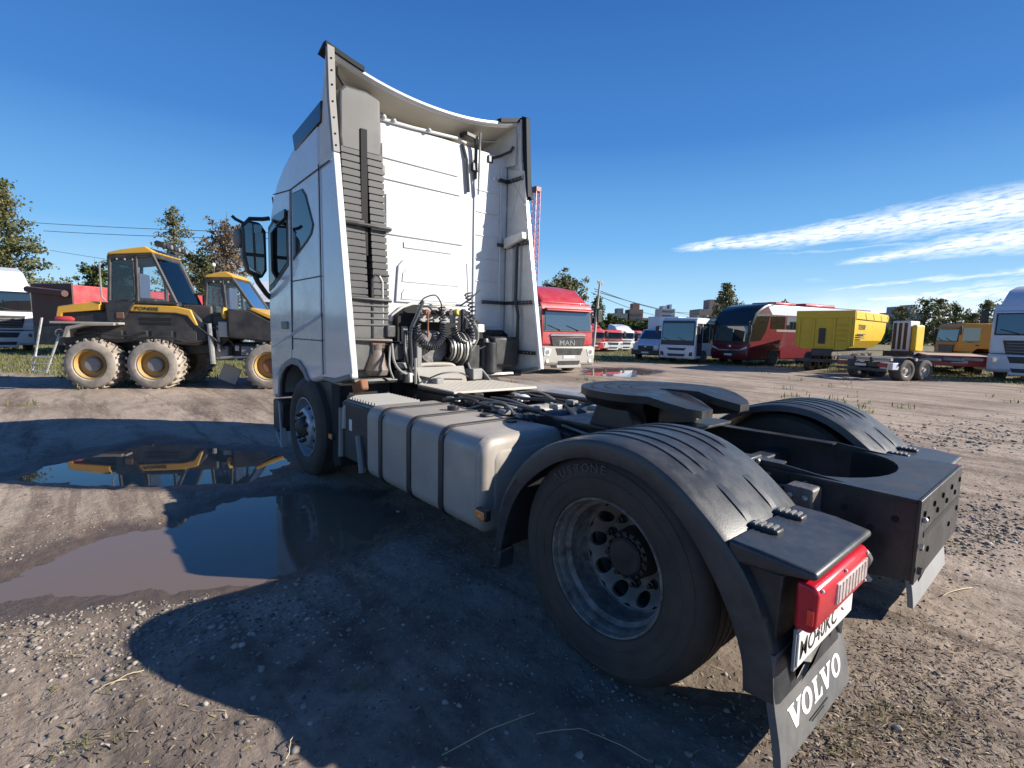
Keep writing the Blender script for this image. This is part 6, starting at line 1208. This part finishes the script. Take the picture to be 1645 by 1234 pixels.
put('yellow_tank', MB().ball((-.76, .25, 1.80), .11, 12, (.7, 1, 1.3)), ylw, f2); put('white_box', MB().obox((-.80, .3, 1.42), (.20, .2, .36)), pm('dusty_white', (.4, .39, .36), .7), f2, bevel=.02)
put('chassis', MB().box(-1.3, 1.8, .6, 1.4, .72, 1.1), fdark, f2, bevel=.04); put('valve', MB().obox((-.52, .3, .98), (.10, .1, .14)), steel, f2, bevel=.02); put('valve', MB().obox((-.28, .3, .92), (.30, .12, .22)), grey, f2, bevel=.02)
put('tow_arm', MB().tube([(-.9, .3, .74), (-.2, .3, .78)], .035, 6), steel, f2); put('blade', MB().obox((-.85, .7, .32), (.42, .05, .40), ry=.4), pm('dusty_blade', (.42, .38, .33), .8), f2)
put('lamp_post', MB().tube([(-1.20, .9, 2.75), (-1.20, .9, 2.95)], .02, 5), blk, f2); put('lamp_dome', MB().ball((-1.20, .9, 2.98), .05, 8), plate, f2)

# pole, wires, crane --------------------------------------------------------------
x, y, _ = pxd(952, 560, 30)
up = root('utility_pole', 'leaning pale utility pole beside the red lorry, carrying wires to the right', 'pole', (x, y, 0))
pole = put('shaft', MB().tube([(0, 0, 0), (-.05, -.14, 2.2), (-.12, -.30, 4.55)], [.09, .08, .055], 10), pm('weathered_concrete', (.42, .38, .33), .8, var=.15, vs=2), up)
put('crossarm', MB().tube([(-.3, .1, 4.4), (.05, -.7, 4.4)], .04, 6), grey, up)
for k in range(3): put('insulator', MB().ball((-.28 + k * .16, .05 - k * .36, 4.5), .06, 8), plate, up)
def wire(label, a, b, sag, r, n=24):
    a, b = Vector(a), Vector(b); mb = MB().tube([a.lerp(b, k / n) - Vector((0, 0, 4 * sag * (k / n) * (1 - k / n))) for k in range(n + 1)], r, 5)
    tag(put('overhead_wire', mb, blk), label, 'wire', 'overhead wires')
wire('overhead wire, upper of the pair above the forwarders', pxd(55, 358, 55), pxd(520, 376, 44), .15, .028)
wire('overhead wire, lower of the pair above the forwarders', pxd(70, 371, 54), pxd(520, 384, 44), .2, .028)
wire('thin overhead wire sloping down behind the big left tree', pxd(80, 402, 56), pxd(260, 428, 60), .1, .022)
wire('overhead wire from the leaning pole, topmost to the right', pxd(955, 464, 30), pxd(1140, 497, 75), .9, .022)
wire('overhead wire from the leaning pole, middle one', pxd(956, 468, 30), pxd(1200, 501, 95), 1.2, .022)
wire('overhead wire from the leaning pole, lowest to the right', pxd(950, 470, 30), pxd(1125, 506, 70), .9, .018)
x, y, z = pxd(852, 540, 70)
cr = root('crane', 'red lattice crane mast rising behind the tractor fairing', 'crane', (x, y, 0)); ctop = pxd(862, 303, 70); H_ = ctop[2]; ox, oy = ctop[0] - x, ctop[1] - y
mst = MB()
def cp(t, i): s_ = .5 * (1 - .25 * t); return (ox * t + s_ * (1, -1, -1, 1)[i], oy * t + s_ * (1, 1, -1, -1)[i], H_ * t)
for i in range(4): put('mast_chord', MB().tube([cp(0, i), cp(1, i)], .07, 5), redp, cr)
for k in range(22):
    for i in range(4): mst.tube([cp(k / 22, i), cp((k + 1) / 22, (i + 1) % 4)], .04, 4); mst.tube([cp(k / 22, i), cp(k / 22, (i + 1) % 4)], .035, 4)
put('lattice', mst, redp, cr); put('mast_head', MB().box(ox - .5, ox + .5, oy - .5, oy + .5, H_ - .5, H_ + .2), redd, cr, bevel=.05)

# buildings on the skyline ---------------------------------------------------------
def block(label, u0, u1, vt, D, col, steps=(), nf=9, cat='building'):
    a = pxd(u0, 540, D); b = pxd(u1, 540, D); ht = pxd((u0 + u1) / 2, vt, D)[2] + 0; w = math.hypot(b[0] - a[0], b[1] - a[1]); c = ((a[0] + b[0]) / 2, (a[1] + b[1]) / 2, 0)
    e = root('apartment_block', label, cat, c, math.atan2(b[1] - a[1], b[0] - a[0]))
    mt = pm('facade', col, .85, var=.08, vs=.3); put('wall', MB().box(-w / 2, w / 2, -7, 7, 0, ht), mt, e)
    for k in range(max(2, int(ht / 2.9))): put('window_band', MB().box(-w / 2 + .8, w / 2 - .8, -7.12, -7.02, 1.2 + k * 2.9, 2.5 + k * 2.9), pm('window_dark', (.10, .12, .15), .3) if k == 0 else bpy.data.materials['window_dark'], e, smooth=False); put('window_band', MB().box(-w / 2 + .8, w / 2 - .8, 7.02, 7.12, 1.2 + k * 2.9, 2.5 + k * 2.9), bpy.data.materials['window_dark'], e, smooth=False)
    for (x0, x1, hh) in steps: put('roof_tower', MB().box(-w / 2 + w * x0, -w / 2 + w * x1, -4, 4, ht, ht + hh), mt, e)
    return e
block('low dark grey block behind the hedge, left of the brown tower', 981, 1003, 504, 330, (.20, .22, .22), ((.3, .75, 3.2),))
block('brown brick tower block on the skyline right of the pole', 1006, 1027, 498, 330, (.26, .16, .12), ((.3, .8, 4),))
block('pale grey tower block on the skyline above the van', 1055, 1077, 497, 340, (.42, .44, .48), ((.2, .5, 2), (.7, .85, 3)))
block('long low pale building between the two skyline towers', 1030, 1112, 512, 360, (.45, .40, .38))
block('wide brown block behind the tree near the coach', 1113, 1150, 498, 260, (.28, .22, .20), ((.5, 1.0, 5),))
block('reddish upper block right behind the same tree', 1135, 1172, 488, 300, (.30, .20, .18), ((.0, .3, 2),))
block('dark stepped block just above the coach roof', 1221, 1238, 487, 250, (.16, .13, .13))
block('grey industrial building behind the tipper', 1425, 1466, 503, 260, (.25, .27, .30), ((.1, .35, 3), (.6, .75, 4)))
block('dark grey roof behind the yellow tipping trailer', 1262, 1300, 497, 120, (.14, .14, .15))

# trees -------------------------------------------------------------------------------
bark = pm('bark', (.10, .085, .07), .9, var=.3, vs=6, bump=.4, bs=20)
leafg = tonemat('leaves_green', [(.016, .030, .012), (.045, .070, .022), (.10, .125, .035), (.19, .19, .06)], .6, .35, .25)
leafo = tonemat('leaves_olive', [(.03, .045, .018), (.08, .095, .035), (.15, .15, .06), (.26, .21, .11)], .6, .35, .25)
leafr = tonemat('leaves_reddish', [(.04, .035, .025), (.10, .075, .05), (.17, .12, .085), (.24, .18, .12)], .6, .35, .25)
def leaves(cent, n, spread, size, tone0, tsp=.16):
    k = len(cent); idx = RNG.integers(0, k, n); P = cent[idx] + RNG.normal(0, 1, (n, 3)) * spread[idx][:, None] * np.array([1, 1, .7])
    tn = np.clip(tone0 + RNG.normal(0, .12, k)[idx] + RNG.normal(0, tsp, n), 0, 1)
    a = RNG.normal(0, 1, (n, 3)); a /= np.linalg.norm(a, axis=1)[:, None]; b = np.cross(a, RNG.normal(0, 1, (n, 3))); b /= np.linalg.norm(b, axis=1)[:, None] + 1e-9
    s = size * RNG.uniform(.6, 1.3, n)[:, None]
    V = np.stack([P - a * s, P + b * s * .55, P + a * s, P - b * s * .55], 1).reshape(-1, 3); Fq = np.arange(4 * n).reshape(n, 4); return V, Fq, np.repeat(tn, 4)
def tree(label, u, v, D, H, Wd, kind='poplar', mat=leafg, n=5000, size=.13, tone=.45, group=None, cat='tree', name='tree', lean=0):
    x, y, _ = pxd(u, v, D); e = root(name, label, cat, (x, y, 0), RNG.uniform(0, 6), group)
    cents = []; spr = []; tr = MB(); tr.tube([(0, 0, 0), (.05 * H * lean, 0, H * .35), (.02 * H, .01 * H, H * .7), (0, 0, H * .97)], [H * .02, H * .014, H * .008, .01], 7)
    nb = int(20 + H * 3) if kind != 'bush' else 18
    for k in range(nb):
        t = (k + .5) / nb
        if kind == 'conifer': z0 = H * (.10 + .88 * t); ln = Wd / 2 * (1.03 - t) ** .8 * RNG.uniform(.55, 1.15); rise = RNG.uniform(-.05, .35)
        elif kind == 'poplar': z0 = H * (.10 + .82 * t); ln = Wd / 2 * (math.sin(PI * min(1, (.15 + t * .85))) ** .7) * RNG.uniform(.4, 1.15); rise = RNG.uniform(.3, 1.2)
        elif kind == 'bush': z0 = H * (.05 + .6 * t); ln = Wd / 2 * RNG.uniform(.4, 1.05); rise = RNG.uniform(.1, .9)
        else: z0 = H * (.25 + .6 * t); ln = Wd / 2 * RNG.uniform(.4, 1.1) * (1.05 - .5 * t); rise = RNG.uniform(.2, .9)
        a = k * 2.4 + RNG.uniform(-.4, .4); p0 = np.array([0, 0, z0]); p1 = p0 + ln * np.array([math.cos(a), math.sin(a), rise]) ; p1[2] = min(p1[2], H)
        tr.tube([tuple(p0), tuple((p0 + p1) / 2 + np.array([0, 0, -.02 * ln])), tuple(p1)], [.012 * H * (1 - t * .7) * .5 + .006, .012, .005], 4)
        m_ = max(3, int(ln / .35))
        for j in range(m_): f_ = (j + .8) / m_; cents.append(p0 + (p1 - p0) * f_ + RNG.normal(0, .10, 3)); spr.append((.10 + .13 * ln / max(1, m_) + .09 * RNG.uniform()) * (1.1 - .3 * f_) * max(1, Wd / 5))
    put('trunk', tr, bark, e)
    vv, ff, tt = leaves(np.array(cents), n, np.array(spr), size, tone); o = npmesh('crown', vv, ff, mat, attr=tt); o.parent = e; return e
tree('large ragged tree at the left edge behind the white lorry', 22, 560, 34, 10.6, 7.8, 'conifer', leafo, 14000, .11, .55)
tree('second ragged treetop at the far left edge', -28, 560, 38, 9.6, 5.0, 'conifer', leafo, 6000, .14, .5)
tree('pointed green tree behind the cab of the nearer forwarder', 287, 545, 42, 10.9, 6.4, 'conifer', leafo, 6500, .11, .58)
tree('reddish brown leafed tree left of the tractor mirror', 372, 545, 44, 11.4, 6.2, 'round', leafr, 6000, .13, .65)
tree('low green tree filling the gap between the two forwarders', 335, 545, 48, 9.0, 5.2, 'round', leafo, 6000, .15, .4)
tree('green bush showing over the red trailer, left of the forwarder cab', 160, 545, 46, 7.4, 4.5, 'round', leafg, 5000, .15, .5)
tree('rounded olive tree above the red lorry roof', 905, 545, 55, 8.0, 6.6, 'round', leafo, 8000, .15, .66)
tree('small dark tree hugging the leaning utility pole', 958, 545, 46, 5.0, 1.6, 'poplar', leafg, 2600, .12, .4)
tree('tall ragged tree behind the coach front', 1163, 548, 70, 8.6, 7.0, 'conifer', leafo, 6000, .17, .62)
tree('thin wispy sapling above the coach roof', 1256, 545, 60, 6.2, 1.4, 'poplar', leafo, 700, .12, .5)
tree('tiny bare treetop above the middle of the coach', 1192, 545, 75, 6.0, 1.1, 'poplar', leafr, 500, .12, .4)
tree('small treetop rising over the tipper tailgate', 1318, 545, 70, 5.4, 1.8, 'poplar', leafo, 900, .12, .5)
tree('dark little treetop over the tipper corner', 1372, 545, 75, 5.2, 2.0, 'round', leafg, 900, .14, .3)
for i, (u, H, Wd, lab) in enumerate(((1440, 5.8, 3.0, 'willowy shrub tree left of the orange cab'), (1480, 6.6, 4.0, 'willowy shrub tree right behind the orange cab'), (1503, 6.9, 4.0, 'bushy tree above the middle of the orange cab'), (1530, 6.2, 3.4, 'thin shrub tree right of the orange cab roof'), (1578, 6.8, 3.4, 'open-branched tree left of the white lorry at the right edge'), (1600, 6.2, 3.6, 'dense shrub tree touching the right-hand white lorry'), (1556, 5.0, 3.6, 'low shrub between the orange cab and the right-hand lorry'))):
    tree(lab, u, 560, 62, H, Wd, 'poplar', leafg if i % 2 else leafo, 2400, .13, .66, 'shrubby trees behind the orange lorry')
for i, (u, D, H, Wd, lab) in enumerate(((1110, 90, 4.6, 7, 'yellow-green bush under the brown skyline block'), (1150, 90, 4.6, 7, 'yellow-green bush touching the coach cowl'), (975, 85, 4.6, 7, 'hedge bush right of the leaning pole'), (1000, 85, 4.4, 7, 'hedge bush under the brown tower'), (1030, 85, 4.0, 7, 'hedge bush left of the van box'), (1055, 88, 3.7, 7, 'hedge bush behind the van box'))):
    tree(lab, u, 545, D, H, Wd, 'bush', leafo if i < 2 else leafg, 4200, .22, .62 if i < 2 else .42, 'bushes of the hedge before the skyline', 'bush', 'bush')
# far woods closing the horizon: one mass
cs = []; sp_ = []
for az_ in np.radians(np.arange(-112, 32, .35)):
    D_ = RNG.uniform(150, 190); h_ = 3.8 + 2.2 * float(vnoise(np.array([math.degrees(az_) * .35]), np.array([0.]), 4)[0])
    for k in range(3): cs.append((CAM[0] + D_ * math.cos(az_), CAM[1] + D_ * math.sin(az_), h_ * (.25 + .3 * k))); sp_.append(1.05)
vv, ff, tt = leaves(np.array(cs), 42000, np.array(sp_), .6, .38); tag(npmesh('distant_woods', vv, ff, leafg, attr=tt), kind='stuff')
